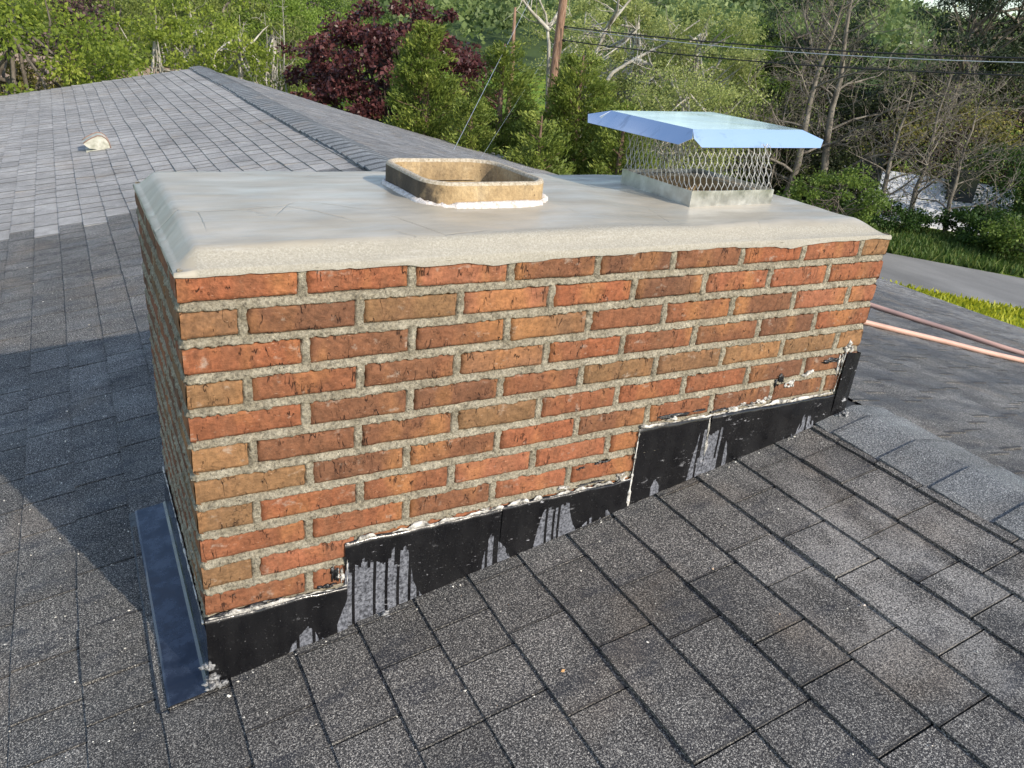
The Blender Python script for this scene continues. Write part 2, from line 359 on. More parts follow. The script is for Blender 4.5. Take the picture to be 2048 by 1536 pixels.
# --- setting
k = M('lawn', .9, spec=.15); a = k.noise(6, 5, .7); b = k.noise(.22, 3, .5); X, Y, Z = k.xyz()
c = k.ramp(a, [(.3, (.045, .10, .012)), (.55, (.12, .20, .018)), (.75, (.25, .30, .03))])
c = k.mix(k.ramp(b, [(.45, 0), (.65, .5)]), c, (.30, .32, .02)); k.color(c); k.bump(k.noise(30, 5, .7), .03, 1); MAT['lawn'] = k.m
k = M('asphalt_road', .85); a = k.noise(60, 4, .7); b = k.noise(.9, 4, .6, (1, .35, 1))
c = k.mix(k.ramp(b, [(.35, 0), (.65, 1)]), (.15, .147, .14), (.22, .215, .205)); n = k.t.nodes.new('ShaderNodeVectorMath'); n.operation = 'SCALE'; k.L(c, n.inputs[0]); k.L(k.ramp(a, [(.3, .85), (.7, 1.12)]), n.inputs[3]); k.color(n.outputs[0]); k.bump(a, .004, 1); MAT['road'] = k.m
k = M('hill_soil', .95); a = k.noise(.05, 4, .6); k.color(k.ramp(a, [(.3, (.03, .055, .015)), (.7, (.06, .10, .02))])); MAT['soil'] = k.m
k = M('pole_wood', .85); a = k.noise(14, 4, .6, (4, 4, .25)); k.color(k.ramp(a, [(.35, (.10, .062, .042)), (.52, (.24, .135, .085)), (.7, (.36, .26, .19))])); k.bump(a, .01, 1); MAT['pole'] = k.m
k = M('wire_black', .5); k.color((.02, .02, .022)); MAT['cable'] = k.m
k = M('wire_bare', .35, .7); k.color((.55, .56, .58)); MAT['steel'] = k.m
def bark(name, a_, b_, sc=9):
    k = M(name, .9, spec=.2); n = k.noise(sc, 5, .65, (1, 1, .35)); k.color(k.ramp(n, [(.35, a_), (.68, b_)])); k.bump(n, .02, .8); return k.m
MAT['bark'] = bark('bark_grey', (.075, .062, .05), (.20, .175, .14)); MAT['barkpale'] = bark('bark_pale', (.20, .18, .14), (.58, .55, .48), 3.5)
MAT['barkred'] = bark('bark_dark', (.035, .024, .022), (.10, .07, .06)); MAT['barkcedar'] = bark('bark_cedar', (.10, .06, .045), (.22, .15, .11))
MAT['twig'] = bark('bark_twig', (.075, .065, .052), (.27, .24, .20), 4)
MAT['wall'] = (lambda k: (k.color((.50, .49, .46)), k.m)[1])(M('painted_wall', .8))
MAT['trim'] = (lambda k: (k.color((.70, .70, .68)), k.m)[1])(M('white_trim', .6))
k = M('white_metal_roof', .5, .2); a = k.noise(2.5, 4, .6); k.color(k.ramp(a, [(.3, (.45, .47, .48)), (.65, (.76, .77, .78))])); MAT['shedroof'] = k.m
k = M('tan_shingle', .9); a = k.noise(18, 4, .6); k.color(k.ramp(a, [(.3, (.20, .14, .10)), (.7, (.34, .26, .20))])); MAT['tanroof'] = k.m
k = M('glass_dark', .1, .0, .8); k.color((.02, .025, .03)); MAT['glass'] = k.m

# ------------------------------------------------------------------ roof geometry
MS = 0.2011; Z0 = -0.8682; XR = 1.76; ZR = Z0 + MS * XR; X0 = -0.0981; DX = 0.13105
CS = math.sqrt(1 + MS * MS); YA, YB = -4.2, 12.1; XE = 6.86; XW = -3.4
def sm01(t): t = np.clip(t, 0, 1); return t * t * (3 - 2 * t)
def zroof(x, y):
    x = np.asarray(x, float); y = np.asarray(y, float)
    near = Z0 + MS * x; far = ZR - MS * (x - XR) - .16 * sm01((x - XR) / 4.2) * sm01((y - 3.5) / 8.0)
    w = (n2(x, y, .8, 3) - .5) * .022 * sm01((np.abs(y) - .9) / 2.5)
    return np.where(x <= XR, near, far) + w

house = tag(empty('house', (1.7, 4, -4.2)), 'low gabled house under charcoal asphalt shingles, carrying the brick chimney', 'house')

def shingles(name, side, rows, seed):
    """three-tab courses: each tab a slightly tilted slab with a butt, gaps as real slots"""
    rng = np.random.RandomState(seed); mb = MB(); TW = .305
    nor = np.array([-MS, 0, 1]) / CS if side < 0 else np.array([MS, 0, 1]) / CS
    for kx in rows:
        if side < 0: xb = X0 + kx * DX; xt = min(xb + DX, XR - .02)
        else: xb = XE - kx * DX; xt = max(xb - DX, XR + .02)
        off = (0, .1525, .075, .228)[kx % 4] * 1.0 + rng.uniform(-.012, .012)
        cuts = [YA - rng.rand() * .2]
        while cuts[-1] < YB: cuts.append(cuts[-1] + rng.choice([.125, .165, .205, .245, .30], p=[.16, .26, .28, .2, .1]) + rng.uniform(-.012, .012))
        for y0, y1 in zip(cuts[:-1], cuts[1:]):
            y0 = max(y0, YA); y1 = min(y1, YB)
            if y1 - y0 < .03: continue
            xm = (xb + xt) / 2; ym = (y0 + y1) / 2
            if 0.01 < xm < 1.70 and .02 < ym < .70 and side < 0 and y0 > .02 and y1 < .70: continue
            gap = (.0016 + rng.rand() * .0016) if side < 0 else .004
            if ym > 4 and side < 0: gap = .0034
            ya, yb = y0 + gap, y1 - gap
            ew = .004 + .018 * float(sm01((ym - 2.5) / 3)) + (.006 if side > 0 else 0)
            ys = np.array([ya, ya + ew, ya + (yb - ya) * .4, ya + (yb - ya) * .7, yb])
            jit = (n2(np.full(5, xb), ys, 1.3, 5) - .5) * .020 + (n2(np.full(5, xb), ys, 9, 6) - .5) * .004
            jit2 = (n2(np.full(5, xt), ys, 1.3, 5) - .5) * .020
            th = .0050 + rng.rand() * .0022 + (n2(np.full(5, xb), ys, 7, 8)) * .003 + (rng.rand() < .06) * .004
            lift = np.array([.35, 1, 1, 1, .35]) * 0 + 1
            B = np.stack([xb + jit, ys, zroof(xb + jit, ys)], 1); T = np.stack([xt + jit2, ys, zroof(xt + jit2, ys)], 1)
            Mid = (B + T) / 2
            Bt = B + nor * (th * lift)[:, None]; Mt = Mid + nor * (th * .55 + .0006)[:, None]; Tt = T + nor * .0012
            Bb = B + nor * .0004
            V = np.concatenate([Bb, Bt, Mt, Tt]); n = 5
            f = []
            for i in range(n - 1):
                for r_ in range(3):
                    q = (r_*n+i, r_*n+i+1, (r_+1)*n+i+1, (r_+1)*n+i)
                    f.append(q if side > 0 else q[::-1])
            e0 = V[[5, 10, 15]] - nor * .009; e1 = V[[9, 14, 19]] - nor * .009
            V = np.concatenate([V, e0, e1]); q0 = [(5, 10, 21, 20), (10, 15, 22, 21)]; q1 = [(9, 24 - 1, 24, 14), (14, 24, 25, 19)]
            f += q0 + q1
            if side < 0:
                old = 1.0 if ym > 4.02 + (rng.rand() - .5) * .22 + .05 * (xm > .0) else 0.0
                if ym > 4.3: old = .88 + .12 * rng.rand()
            else:
                old = .50 * float(sm01((ym - 2.8) / 2.5)) + .06 + (.22 if xm > 5.6 else 0) + .07 * rng.rand()
            ed = np.zeros(len(f)); ed[[0, 1, 2]] = 1; ed[1] = ed[2] = 1; mb.add(V, f, False, tint=rng.rand(), old=min(old, 1.0), edge=ed)  # first strip of each tab coloured dark as slot shade
    return mb.build(name, MAT['shingle'], house)
near_rows = range(int((XW - X0) / DX), int((1.63 - X0) / DX) + 1)
shingles('roof_shingles', -1, near_rows, 1); 
far_rows = range(0, int((XE - XR) / DX))
shingles('roof_shingles', 1, far_rows, 2)

def deck(xa, xb):
    xs = np.linspace(xa, xb, 50); ys = np.linspace(YA, YB, 110); XX, YY = np.meshgrid(xs, ys, indexing='ij')
    return np.stack([XX, YY, zroof(XX, YY) - .006], -1)
grid_mesh('roof_deck', deck(XW, XR), MAT['felt'], house); grid_mesh('roof_deck', deck(XR, XE), MAT['felt'], house)

# ridge cap
mb = MB(); mbf = MB(); rng = np.random.RandomState(5)
y = YB
ycuts = []
while y > YA:
    st = (.127 if y > 1 else .150) + rng.uniform(-.014, .016); ycuts.append((y - st, y)); y -= st
for (ya, yb) in ycuts:
    ov = .004
    if ya < .72 and yb > -.012:
        if ya < -.02: yb = -.012
        else: continue
    hw = .145 + rng.uniform(-.006, .006); hw2 = .145 + rng.uniform(-.006, .006)
    xs = np.array([-hw, -hw * .55, -.03, 0, .03, hw2 * .55, hw2])
    rows = []
    for t, yy in ((0, ya), (.80 if ya > 1 else .95, ya + (yb - ya) * (.80 if ya > 1 else .95)), (1, yb + .004)):
        h = (.020 if ya > 1 else .012) + (.013 if ya > 1 else .007) * t + rng.uniform(-.0006, .0006)
        for x_ in xs:
            z = ZR - MS * math.sqrt(x_ * x_ + .02 ** 2) + (float(n2(XR, yy, .8, 3)) - .5) * .022 * float(sm01((abs(yy) - .9) / 2.5))
            if yy > 3.5 and x_ > 0: z = z
            rows.append((XR + x_ + (float(n2(yy, 0, 1.1, 9)) - .5) * .03, yy, z + h - .004 * abs(x_) / hw))
    V = np.array(rows); n = 7
    f = [(r_*n+i, r_*n+i+1, (r_+1)*n+i+1, (r_+1)*n+i) for r_ in range(2) for i in range(n-1)]
    lo = V[14:21].copy(); lo[:, 2] -= .0085; lo[:, 1] += .001
    lft = V[[0, 7, 14]].copy(); lft[:, 2] -= .012; rgt = V[[6, 13, 20]].copy(); rgt[:, 2] -= .012
    b0 = len(V); V = np.concatenate([V, lo, lft, rgt])
    f += [(14+i, 14+i+1, b0+i+1, b0+i) for i in range(6)]
    f += [(0, 7, b0+8, b0+7), (7, 14, b0+9, b0+8), (6, b0+10, b0+11, 13), (13, b0+11, b0+12, 20)]
    ym = (ya + yb) / 2
    ed = np.zeros(len(f)); ed[6:12] = .95 if ym > 1 else .3  # seam shadow painted as a darker strip across each cap
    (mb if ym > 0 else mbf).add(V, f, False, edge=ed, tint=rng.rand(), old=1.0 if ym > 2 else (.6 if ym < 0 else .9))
mb.build('ridge_cap', MAT['cap'], house); mbf.build('ridge_cap', MAT['cap'], house)
# fascia, walls
zw = ZR - MS * (XE - XR)
mb = MB(); mb.box((XE - .02, YA, zw - .34), (XE + .005, YB - .02, zw - .19)); mb.box((XW - .005, YA, zw - .19), (XW + .02, YB - .02, zw - .02))
for xa, xb in ((XW + .02, XR), (XR, XE - .02)):
    za, zb = (float(zroof(x_, YB)) - .06 - (.10 if xb != XR else 0) for x_ in (xa, xb - 1e-4 if xb == XR else xb))
    mb.add([(xa, YB - .02, za - .17), (xb, YB - .02, zb - .17), (xb, YB - .02, zb - .02), (xa, YB - .02, za - .02), (xa, YB - .05, za - .17), (xb, YB - .05, zb - .17), (xb, YB - .05, zb - .02), (xa, YB - .05, za - .02)],
           [(0,3,2,1),(4,5,6,7),(0,1,5,4),(1,2,6,5),(2,3,7,6),(3,0,4,7)])
mb.build('fascia', MAT['trim'], house)
mb = MB(); mb.box((XW + .5, YA + .4, -4.4), (XE - .5, YB - .4, zw - .25)); 
mb.add([(XW+.5, YB-.42, zw-.25), (XE-.5, YB-.42, zw-.25), (XR, YB-.42, ZR-.2), (XW+.5, YA+.42, zw-.25), (XE-.5, YA+.42, zw-.25), (XR, YA+.42, ZR-.2)], [(0,2,1), (3,4,5)])
mb.build('wall', MAT['wall'], house)
mb = MB()
for yy in (-2, 1.5, 5, 8.5): mb = MB(); mb.box((XE - .52, yy, -3.3), (XE - .485, yy + 1.1, -2.2)); mb.build('window', MAT['glass'], house)

# ------------------------------------------------------------------ chimney
CL, CW, CH = 1.7215, .722, .06383
chim = tag(empty('chimney', (CL / 2, CW / 2, -.9)), 'long red brick chimney with fresh grey mortar crown standing astride the shingle roof', 'chimney')
JT = .0143
bricks_front = [
 [.36,.42,.60,.12,.08,.16,.46,.44,.95], [.82,.12,.86,.50,.50,.10,.48,.47,.40], [.42,.16,.30,.80,.30,.32,.12,.45,.50],
 [.92,.34,.14,.78,.34,.30,.16,.14,.33], [.40,.08,.14,.34,.80,.84,.92,.82,.96], [.97,.22,.16,.80,.26,.30,.32,.14,.18],
 [.90,.12,.20,.42,.24,.30,.18,.12,.1], [.86,.34,.28,.46,.44,.3,.3,.2,.2], [.38,.40,.26,.44,.3,.2,.3,.2,.1],
 [.90,.46,.3,.4,.3,.3,.2,.2,.2], [.20,.30,.3,.3,.3,.2,.2,.2,.2], [.3,.3,.2,.3,.2,.3,.2,.3,.2], [.3]*9, [.2]*9]
def brick_patch(mb, rng, org, du, dv, dn, u0, u1, v0, v1, tint, proud, c0=False, c1=False):
    """one brick face with ragged rounded arrises: grid in (u,v), pushed out along dn"""
    nu = max(4, int((u1 - u0) / .012)); nv = 6
    us = np.concatenate([[0], [.02], np.linspace(.06, .94, nu), [.98], [1]]); vs = np.concatenate([[0], [.06], np.linspace(.16, .84, nv), [.94], [1]])
    U, V_ = np.meshgrid(us, vs, indexing='ij')
    if c0: u0 -= proud * .85
    if c1: u1 += proud * .85
    eu = np.minimum(U + 9 * c0, 1 - U + 9 * c1) * (u1 - u0); ev = np.minimum(V_, 1 - V_) * (v1 - v0)
    e = np.minimum(eu, ev)
    seed = rng.randint(1000)
    P3 = np.stack([(u0 + U * (u1 - u0)).ravel(), (v0 + V_ * (v1 - v0)).ravel(), np.full(U.size, seed * .37)], 1)
    wob = (fbm(P3, 55, 1) - .5).reshape(U.shape); wob2 = (fbm(P3, 55, 9) - .5).reshape(U.shape)
    edge = np.exp(-e / .006)
    d = proud * (1 - np.exp(-e / .0016)) - .006 * (e < 1e-6) + (fbm(P3, 60, 4) - .5).reshape(U.shape) * .0042 - edge * .0008
    skew = rng.uniform(-.0012, .0012, 2)
    uu = u0 + U * (u1 - u0) + wob * .009 * edge; vv = v0 + V_ * (v1 - v0) + wob2 * .008 * edge + (U - .5) * skew[0] * 2
    P = org + uu[..., None] * du + vv[..., None] * dv + (d + skew[1] * (U - .5))[..., None] * dn
    n, m = U.shape; idx = np.arange(n * m).reshape(n, m)
    F = np.stack([idx[:-1, :-1], idx[1:, :-1], idx[1:, 1:], idx[:-1, 1:]], -1).reshape(-1, 4)
    mb.add(P.reshape(-1, 3), F.tolist(), True, tint=tint, tone=rng.rand())
rng = np.random.RandomState(11); mb = MB(); ROWS = dict(f=[], l=[], r=[], b=[])
X_, Y_, Z_ = np.eye(3)
NR = 15
for r_ in range(NR):
    vt = -r_ * CH - (.005 if r_ == 0 else JT / 2); vb = -(r_ + 1) * CH + JT / 2
    # front (normal -y)
    us = [0.0]
    x = .2015 if r_ % 2 == 0 else .100
    while x < CL - .03: us.append(x + rng.uniform(-.004, .004)); x += .203
    us.append(CL)
    ROWS['f'].append(list(us))
    for i in range(len(us) - 1):
        t_ = bricks_front[min(r_, 13)][min(i, 8)] + rng.uniform(-.08, .08)
        jv = rng.uniform(-.0014, .0014, 2)
        brick_patch(mb, rng, np.zeros(3), X_, Z_, -Y_, us[i] + (JT / 2 if i else 0) + rng.uniform(0, .0015), us[i+1] - (JT / 2 if i < len(us) - 2 else 0), vb + jv[0], vt + jv[1], min(max(t_, 0), 1), .0035 + (rng.uniform(-.001, .0015) if 0 < i < len(us) - 2 else 0), i == 0, i == len(us) - 2)
        if i == 0: t_left = t_
        if i == len(us) - 2: t_right = t_
    # left end (normal -x), u runs along -y from back to front
    for side in (0, 1):
        us = [0.0]; x = .100 if r_ % 2 == 0 else .2015
        while x < CW - .03: us.append(x + rng.uniform(-.004, .004)); x += .203
        us.append(CW); ROWS['lr'[side]].append(list(us))
        for i in range(len(us) - 1):
            t_ = (t_left if side == 0 else t_right) if i == 0 else rng.choice([.05, .15, .25, .35, .42, .8, .1]) + rng.uniform(-.03, .03)
            a = us[i] + (JT / 2 if i else 0); b = us[i+1] - (JT / 2 if i < len(us) - 2 else 0)
            if side == 0: brick_patch(mb, rng, np.array([0, CW, 0]), -Y_, Z_, -X_, CW - b, CW - a, vb, vt, min(max(t_, 0), 1), .0035, i == len(us) - 2, i == 0)
            else: brick_patch(mb, rng, np.array([CL, 0, 0]), Y_, Z_, X_, a, b, vb, vt, min(max(t_, 0), 1), .0035, i == 0, i == len(us) - 2)
    us = [0.0]; x = .2015 if r_ % 2 else .100
    while x < CL - .03: us.append(x); x += .203
    us.append(CL); ROWS['b'].append(list(us))
    for i in range(len(us) - 1):
        brick_patch(mb, rng, np.array([CL, CW, 0]), -X_, Z_, Y_, us[i] + (JT / 2 if i else 0), us[i+1] - (JT / 2 if i < len(us) - 2 else 0), vb, vt, rng.choice([.1, .2, .4, .8]), .0035)
mb.build('brickwork', MAT['brick'], chim)
# mortar core, rough joints standing almost flush
def mortar_face(mb, org, du, dv, dn, lu, lv, nu, nv, rows):
    U, V_ = np.meshgrid(np.linspace(0, lu, nu), np.linspace(-lv, -.0005, nv), indexing='ij')
    P3 = np.stack([U.ravel(), V_.ravel(), np.full(U.size, org[1] + org[0] * 2)], 1)
    g = lambda s_, sd, o=3: (fbm(P3, s_, sd, o) - .5).reshape(U.shape)
    rr = np.clip(np.floor(-V_ / CH).astype(int), 0, NR - 1)
    vb = (-V_ / CH) % 1.0; vd = np.minimum(vb, 1 - vb) * CH
    ud = np.full(U.shape, 9.0)
    for r_ in range(NR):
        m_ = rr == r_; js = np.array(rows[r_][1:-1]); 
        if len(js): ud[m_] = np.abs(U[m_][:, None] - js[None]).min(1)
    ragged = g(55, 2) * .0060 + g(160, 5, 2) * .004
    dj = np.minimum(vd, ud) - JT / 2 - .0005 + ragged
    inj = sm01((.0026 - dj) / .0034)
    sl = np.where(vb < .5, vb, vb - 1) * CH / (JT / 2)          # -1 bottom of the joint above ... +1 its lower lip
    prof = np.where(vd < ud, .0030 * sl, -.0006)
    inj = inj * sm01((-V_ - .003) / .002); d = prof + g(75, 7) * .0070 + .0012 + g(190, 8, 2) * .0040 + .0022
    d = d * inj - .010 * (1 - inj)
    d[0, :] = np.minimum(d[0, :], .001) * (inj[0] > .5) - .001; d[-1, :] = -.001
    P = org + U[..., None] * du + V_[..., None] * dv + d[..., None] * dn
    n, m = U.shape; idx = np.arange(n * m).reshape(n, m)
    F = np.stack([idx[:-1, :-1], idx[1:, :-1], idx[1:, 1:], idx[:-1, 1:]], -1).reshape(-1, 4)
    mb.add(P.reshape(-1, 3), F.tolist(), True)
mb = MB()
mortar_face(mb, np.array([0, 0, 0.]), X_, Z_, -Y_, CL, .92, 760, 330, ROWS['f'])
mortar_face(mb, np.array([0, CW, 0.]), -Y_, Z_, -X_, CW, .92, 260, 330, [[CW - q for q in r_][::-1] for r_ in ROWS['l']])
mortar_face(mb, np.array([CL, 0, 0.]), Y_, Z_, X_, CW, .92, 120, 150, ROWS['r'])
mortar_face(mb, np.array([CL, CW, 0.]), -X_, Z_, Y_, CL, .92, 240, 150, ROWS['b'])
mb.build('mortar_joints', MAT['mortar'], chim)

# crown
F1 = (.516, .822, .215, .530); F2 = (1.205, 1.525, .215, .525)
xs = np.unique(np.round(np.concatenate([np.array([0, .0015, .004, .008, .013, .019, .026, .034, .044, .056]), np.arange(.07, CL - .06, .0105), CL - np.array([0, .002, .006, .012, .02, .03, .042, .056])]), 5))
ys = np.unique(np.round(np.concatenate([np.array([0, .0015, .004, .008, .013, .019, .026, .034, .044, .056]), np.arange(.068, CW - .06, .0105), CW - np.array([0, .002, .006, .012, .02, .03, .042, .056])]), 5))
XX, YY = np.meshgrid(xs, ys, indexing='ij')
P3 = np.stack([XX.ravel(), YY.ravel(), np.zeros(XX.size)], 1)
def nn_(s, sd, o=3): return (fbm(P3, s, sd, o) - .5).reshape(XX.shape)
lw = np.clip(.034 + nn_(2.4, 21, 1) * .014, .02, .05)         # width of the left bevel
dl = np.clip(XX / lw, 0, 1); dr_ = np.clip((CL - XX) / .075, 0, 1); df = np.clip(YY / (.036 + nn_(4, 31, 2) * .030 + .03 * sm01((XX - 1.0) / .7)), 0, 1); db = np.clip((CW - YY) / .045, 0, 1)
rise = lambda t, p=1.7: (1 - (1 - t) ** p)
edge = rise(dl, 1.03) * rise(dr_) * rise(df, 1.5) * rise(db)
H = .029 + .008 * sm01(YY / .25) * sm01((CW - YY) / .3) + .003 * sm01(XX / .5) - .010 * sm01((XX - .95) / .2) * sm01(YY / .15)
ZZ = -.004 + (H + .004) * edge + nn_(5, 41) * .006 * sm01(np.minimum(YY, CW - YY) / .04) * sm01(XX / .06) + nn_(22, 51) * .0018 * sm01(YY / .03)
for (a, b, c_, d_) in (F1, F2):
    dd = np.hypot(np.maximum(np.maximum(a - XX, XX - b), 0), np.maximum(np.maximum(c_ - YY, YY - d_), 0))
    ZZ += .004 * np.exp(-dd / .02)
XO = XX.copy(); YO = YY.copy()
YO[:, 0] = -.0062 - .002 * n2(xs, 0 * xs, 25, 2); ZZ[:, 0] = -.008 - .012 * n2(xs, 0 * xs, 14, 3) ** 1.5 - .004 * n2(xs, 0 * xs, 60, 4)
YO[:, 1] = -.0068; ZZ[:, 1] = np.minimum(-.001 + .003 * n2(xs, 0 * xs, 14, 5), ZZ[:, 1] + .002); YO[:, 2] = -.0045 + .001 * n2(xs, 0 * xs, 20, 8)
YO[:, 3] = .0040
XO[0, :] = -.0062; ZZ[0, :] = -.008 - .010 * n2(0 * ys, ys, 12, 6) * sm01(ys / .03); XO[1, :] = -.0050; ZZ[1, :] = np.minimum(ZZ[1, :], .000)
YO[0, :3] = np.maximum(YO[0, :3], -.005)
XO[-1, :] = CL + .004; ZZ[-1, :] = np.minimum(ZZ[-1, :], -.008)
YO[:, -1] = CW + .006; ZZ[:, -1] = -.008
seam = .006 + .060 * n2(XX, 0 * XX, 2.6, 12) ** 1.3 + .014 * n2(XX, YY, 14, 3) + .006 * n2(XX, YY, 50, 4) + .016 * sm01((XX - .9) / .8)
rimv = np.clip((seam - YY) / .006 + nn_(60, 77) * 1.2, 0, 1) * (XX > .03)
hole = np.ones((len(xs) - 1, len(ys) - 1), bool)
cx = (xs[:-1] + xs[1:]) / 2; cy = (ys[:-1] + ys[1:]) / 2; CX, CY = np.meshgrid(cx, cy, indexing='ij')
for (a, b, c_, d_) in (F1, F2):
    hole &= ~((CX > a + .02) & (CX < b - .02) & (CY > c_ + .02) & (CY < d_ - .02))
crown = grid_mesh('crown', np.stack([XO, YO, ZZ], -1), MAT['wash'], chim, True, hole, rim=rimv)

def rrect(a, b, c_, d_, r, n=10):
    pts = []
    for (cx_, cy_, t0) in ((b - r, d_ - r, 0), (a + r, d_ - r, 90), (a + r, c_ + r, 180), (b - r, c_ + r, 270)):
        for i in range(n + 1):
            t = R(t0 + 90 * i / n); pts.append((cx_ + r * math.cos(t), cy_ + r * math.sin(t)))
    return np.array(pts)
def flue(name, F, ztop, seed, parent):
    a, b, c_, d_ = F; T = .016
    o_ = rrect(a, b, c_, d_, .070); i_ = rrect(a + T, b - T, c_ + T, d_ - T, .055); n = len(o_)
    g = lambda sc, sd: (fbm(np.c_[o_ * sc, np.full(n, seed)], 1, sd) - .5)
    prof = [(0, .0, -.02), (0, .0, .03), (0, 0, ztop - .006), (.0, .12, ztop - .001), (.0, .5, ztop + .001), (.0, .86, ztop), (0, 1, ztop - .007), (0, 1, ztop - .05), (0, 1, -.10), (0, 1, -.5)]
    V = []
    for (_, t, z) in prof:
        p = o_ * (1 - t) + i_ * t
        zz = z + (g(9, 2) * .006 + g(26, 3) * .0025 if z > ztop - .02 else 0)
        V.append(np.c_[p + (g(12, 5) * .002)[:, None], np.full(n, z) + (zz - z)])
    V = np.concatenate(V); m = len(prof)
    f = [(i*n+j, i*n+(j+1) % n, (i+1)*n+(j+1) % n, (i+1)*n+j) for i in range(m-1) for j in range(n)]
    top = [1.0 if 2 <= i <= 5 else 0.0 for i in range(m-1) for j in range(n)]
    me = bpy.data.meshes.new(name); me.from_pydata(V.tolist(), [], f)
    me.polygons.foreach_set('use_smooth', np.ones(len(f), bool))
    at_ = me.attributes.new('top', 'FLOAT', 'FACE'); at_.data.foreach_set('value', np.array(top, np.float32))
    ring = np.tile(np.clip((a + .075 - o_[:, 0]) / .075, 0, 1), m) * np.repeat(np.array([1 if i < 4 else 0 for i in range(m)]), n)
    at_ = me.attributes.new('sootx', 'FLOAT', 'POINT'); at_.data.foreach_set('value', ring.astype(np.float32))
    me.update(); o = link(name, me, MAT['clay'], parent)
    mv = MB(); mv.add([(a, c_, -.45), (b, c_, -.45), (b, d_, -.45), (a, d_, -.45)], [(0, 1, 2, 3)]); mv.build('flue_void', MAT['void'], o)
    return o
f1 = flue('flue_tile', F1, .092, 3, chim)
# lime bead round the first flue
P = rrect(F1[0] - .003, F1[1] + .003, F1[2] - .003, F1[3] + .003, .073, 22); n = len(P)
th = np.linspace(0, 2 * np.pi, 9)[:-1]; V = []
cen = P.mean(0)
for i, p in enumerate(P):
    d = unit(p - cen); front = max(0, (-(p[1] - cen[1])) / .16) * (.4 + .6 * max(0, min(1, (p[0] - F1[0]) / .3)))
    r_ = .0068 + .0062 * front + .004 * (vnoise([[p[0], p[1], 0]], 45, 2)[0] - .5) 
    for t in th:
        rr = r_ * (1 + 1.0 * (vnoise([[p[0] * 2, p[1] * 2, t * .05]], 60, 3)[0] - .5))
        V.append((p[0] + d[0] * math.cos(t) * rr, p[1] + d[1] * math.cos(t) * rr, .042 - .003 * (p[1] < .25) + math.sin(t) * rr * 1.15))
mb = MB(); mb.add(V, [(i*8+j, i*8+(j+1) % 8, ((i+1) % n)*8+(j+1) % 8, ((i+1) % n)*8+j) for i in range(n) for j in range(8)], True)
mb.build('lime_bead', MAT['lime'], f1)
f2 = flue('flue_tile', (1.225, 1.505, .235, .508), .062, 8, chim)
tag(f2, 'shorter clay flue tile inside the wire cage of the cap')

# ------------------------------------------------------------------ chimney cap (skirt, cage, lid)
LIDC = ((1.208, .235, .215), (1.653, .301, .215), (1.6305, .6461, .22), (1.1883, .5555, .219))
cap = tag(empty('chimney_cap', (1.365, .365, .04)), 'shiny metal chimney cap with diamond mesh cage over the far flue')
cap.parent = chim; cap.matrix_parent_inverse = Matrix.Translation(chim.location).inverted()
A0, A1, B0, B1 = 1.217, 1.507, .208, .510
def quad_wall(mb, p, q, z0, z1, t=.0012):
    p = np.array(p); q = np.array(q); d = unit(q - p); nrm = np.array([d[1], -d[0]]) * t
    mb.add([(*p, z0), (*q, z0), (*q, z1), (*p, z1), (*(p + nrm), z0), (*(q + nrm), z0), (*(q + nrm), z1), (*(p + nrm), z1)],
           [(0,3,2,1),(4,5,6,7),(0,1,5,4),(1,2,6,5),(2,3,7,6),(3,0,4,7)])
mb = MB(); zs0, zs1 = .012, .071
cnr = [(A0, B0), (A1, B0 + .012), (A1 + .008, B1 + .012), (A0 + .004, B1)]
for i in range(4): quad_wall(mb, cnr[i], cnr[(i + 1) % 4], zs0, zs1)
mb.add([(1.2275, B0 - .0022, zs0), (A0 - .0022, B0 - .0022, zs0), (A0 - .0022, B0 + .055, zs0), (1.2275, B0 - .0022, zs1 + .001), (A0 - .0022, B0 - .0022, zs1 + .001), (A0 - .0022, B0 + .055, zs1 + .001)], [(0, 1, 4, 3), (1, 2, 5, 4)])
mb.build('skirt', MAT['skirt'], cap)
mb = MB()
def mesh_side(p, q, z0, z1, cw=.0200, ch=.048):
    p = np.array(p, float); q = np.array(q, float); Lh = np.linalg.norm(q - p); n = int(round(Lh / cw)); cw = Lh / n
    d = (q - p) / Lh; nr = np.array([d[1], -d[0]])
    rows = int(math.ceil((z1 - z0) / (ch / 2)))
    for i in range(n + 1):
        for s in (0, 1):
            # zigzag strand i: alternates between x=i*cw and neighbour half cell
            pass
    def P(u, w, off=0): return np.array([*(p + d * min(max(u, 0), Lh) + nr * off), z0 + w])
    H = z1 - z0
    for i in range(-1, n + 1):
        for j in range(rows + 1):
            # node at u=(i+.5*(j%2))*cw, w=j*ch/2 ; hexagon-like: short vertical bond then diagonals
            u = (i + .5 * (j % 2)) * cw; w = j * ch / 2
            if w - .005 > H: continue
            wt = min(w + .005, H); wb_ = max(w - .005, 0)
            if -1e-6 <= u <= Lh + 1e-6 and wt > wb_:
                mb.tube([P(u, wb_), P(u, wt)], .00135, 4, False, True)
            for sgn in (-.5, .5):
                u2 = u + sgn * cw; w2 = w + ch / 2 - .005
                if w + .005 >= H: continue
                if u < -1e-6 and u2 < -1e-6 or u > Lh + 1e-6 and u2 > Lh + 1e-6 or u < -1e-6 or u2 < -1e-6 or u > Lh + 1e-6 or u2 > Lh + 1e-6: continue
                f = min(1, (H - (w + .005)) / (w2 - (w + .005)))
                mid = P(u + (u2 - u) * f * .5, w + .005 + (w2 - w - .005) * f * .5, .0012)
                mb.tube([P(u, w + .005), mid, P(u + (u2 - u) * f, w + .005 + (w2 - w - .005) * f)], .00105, 4, False, False)
e_in = e_ = .003; mc = [(A0 + e_, B0 + e_), (A1 - e_, B0 + .012 + e_), (A1 + .005, B1 + .010), (A0 + .006, B1 - e_)]
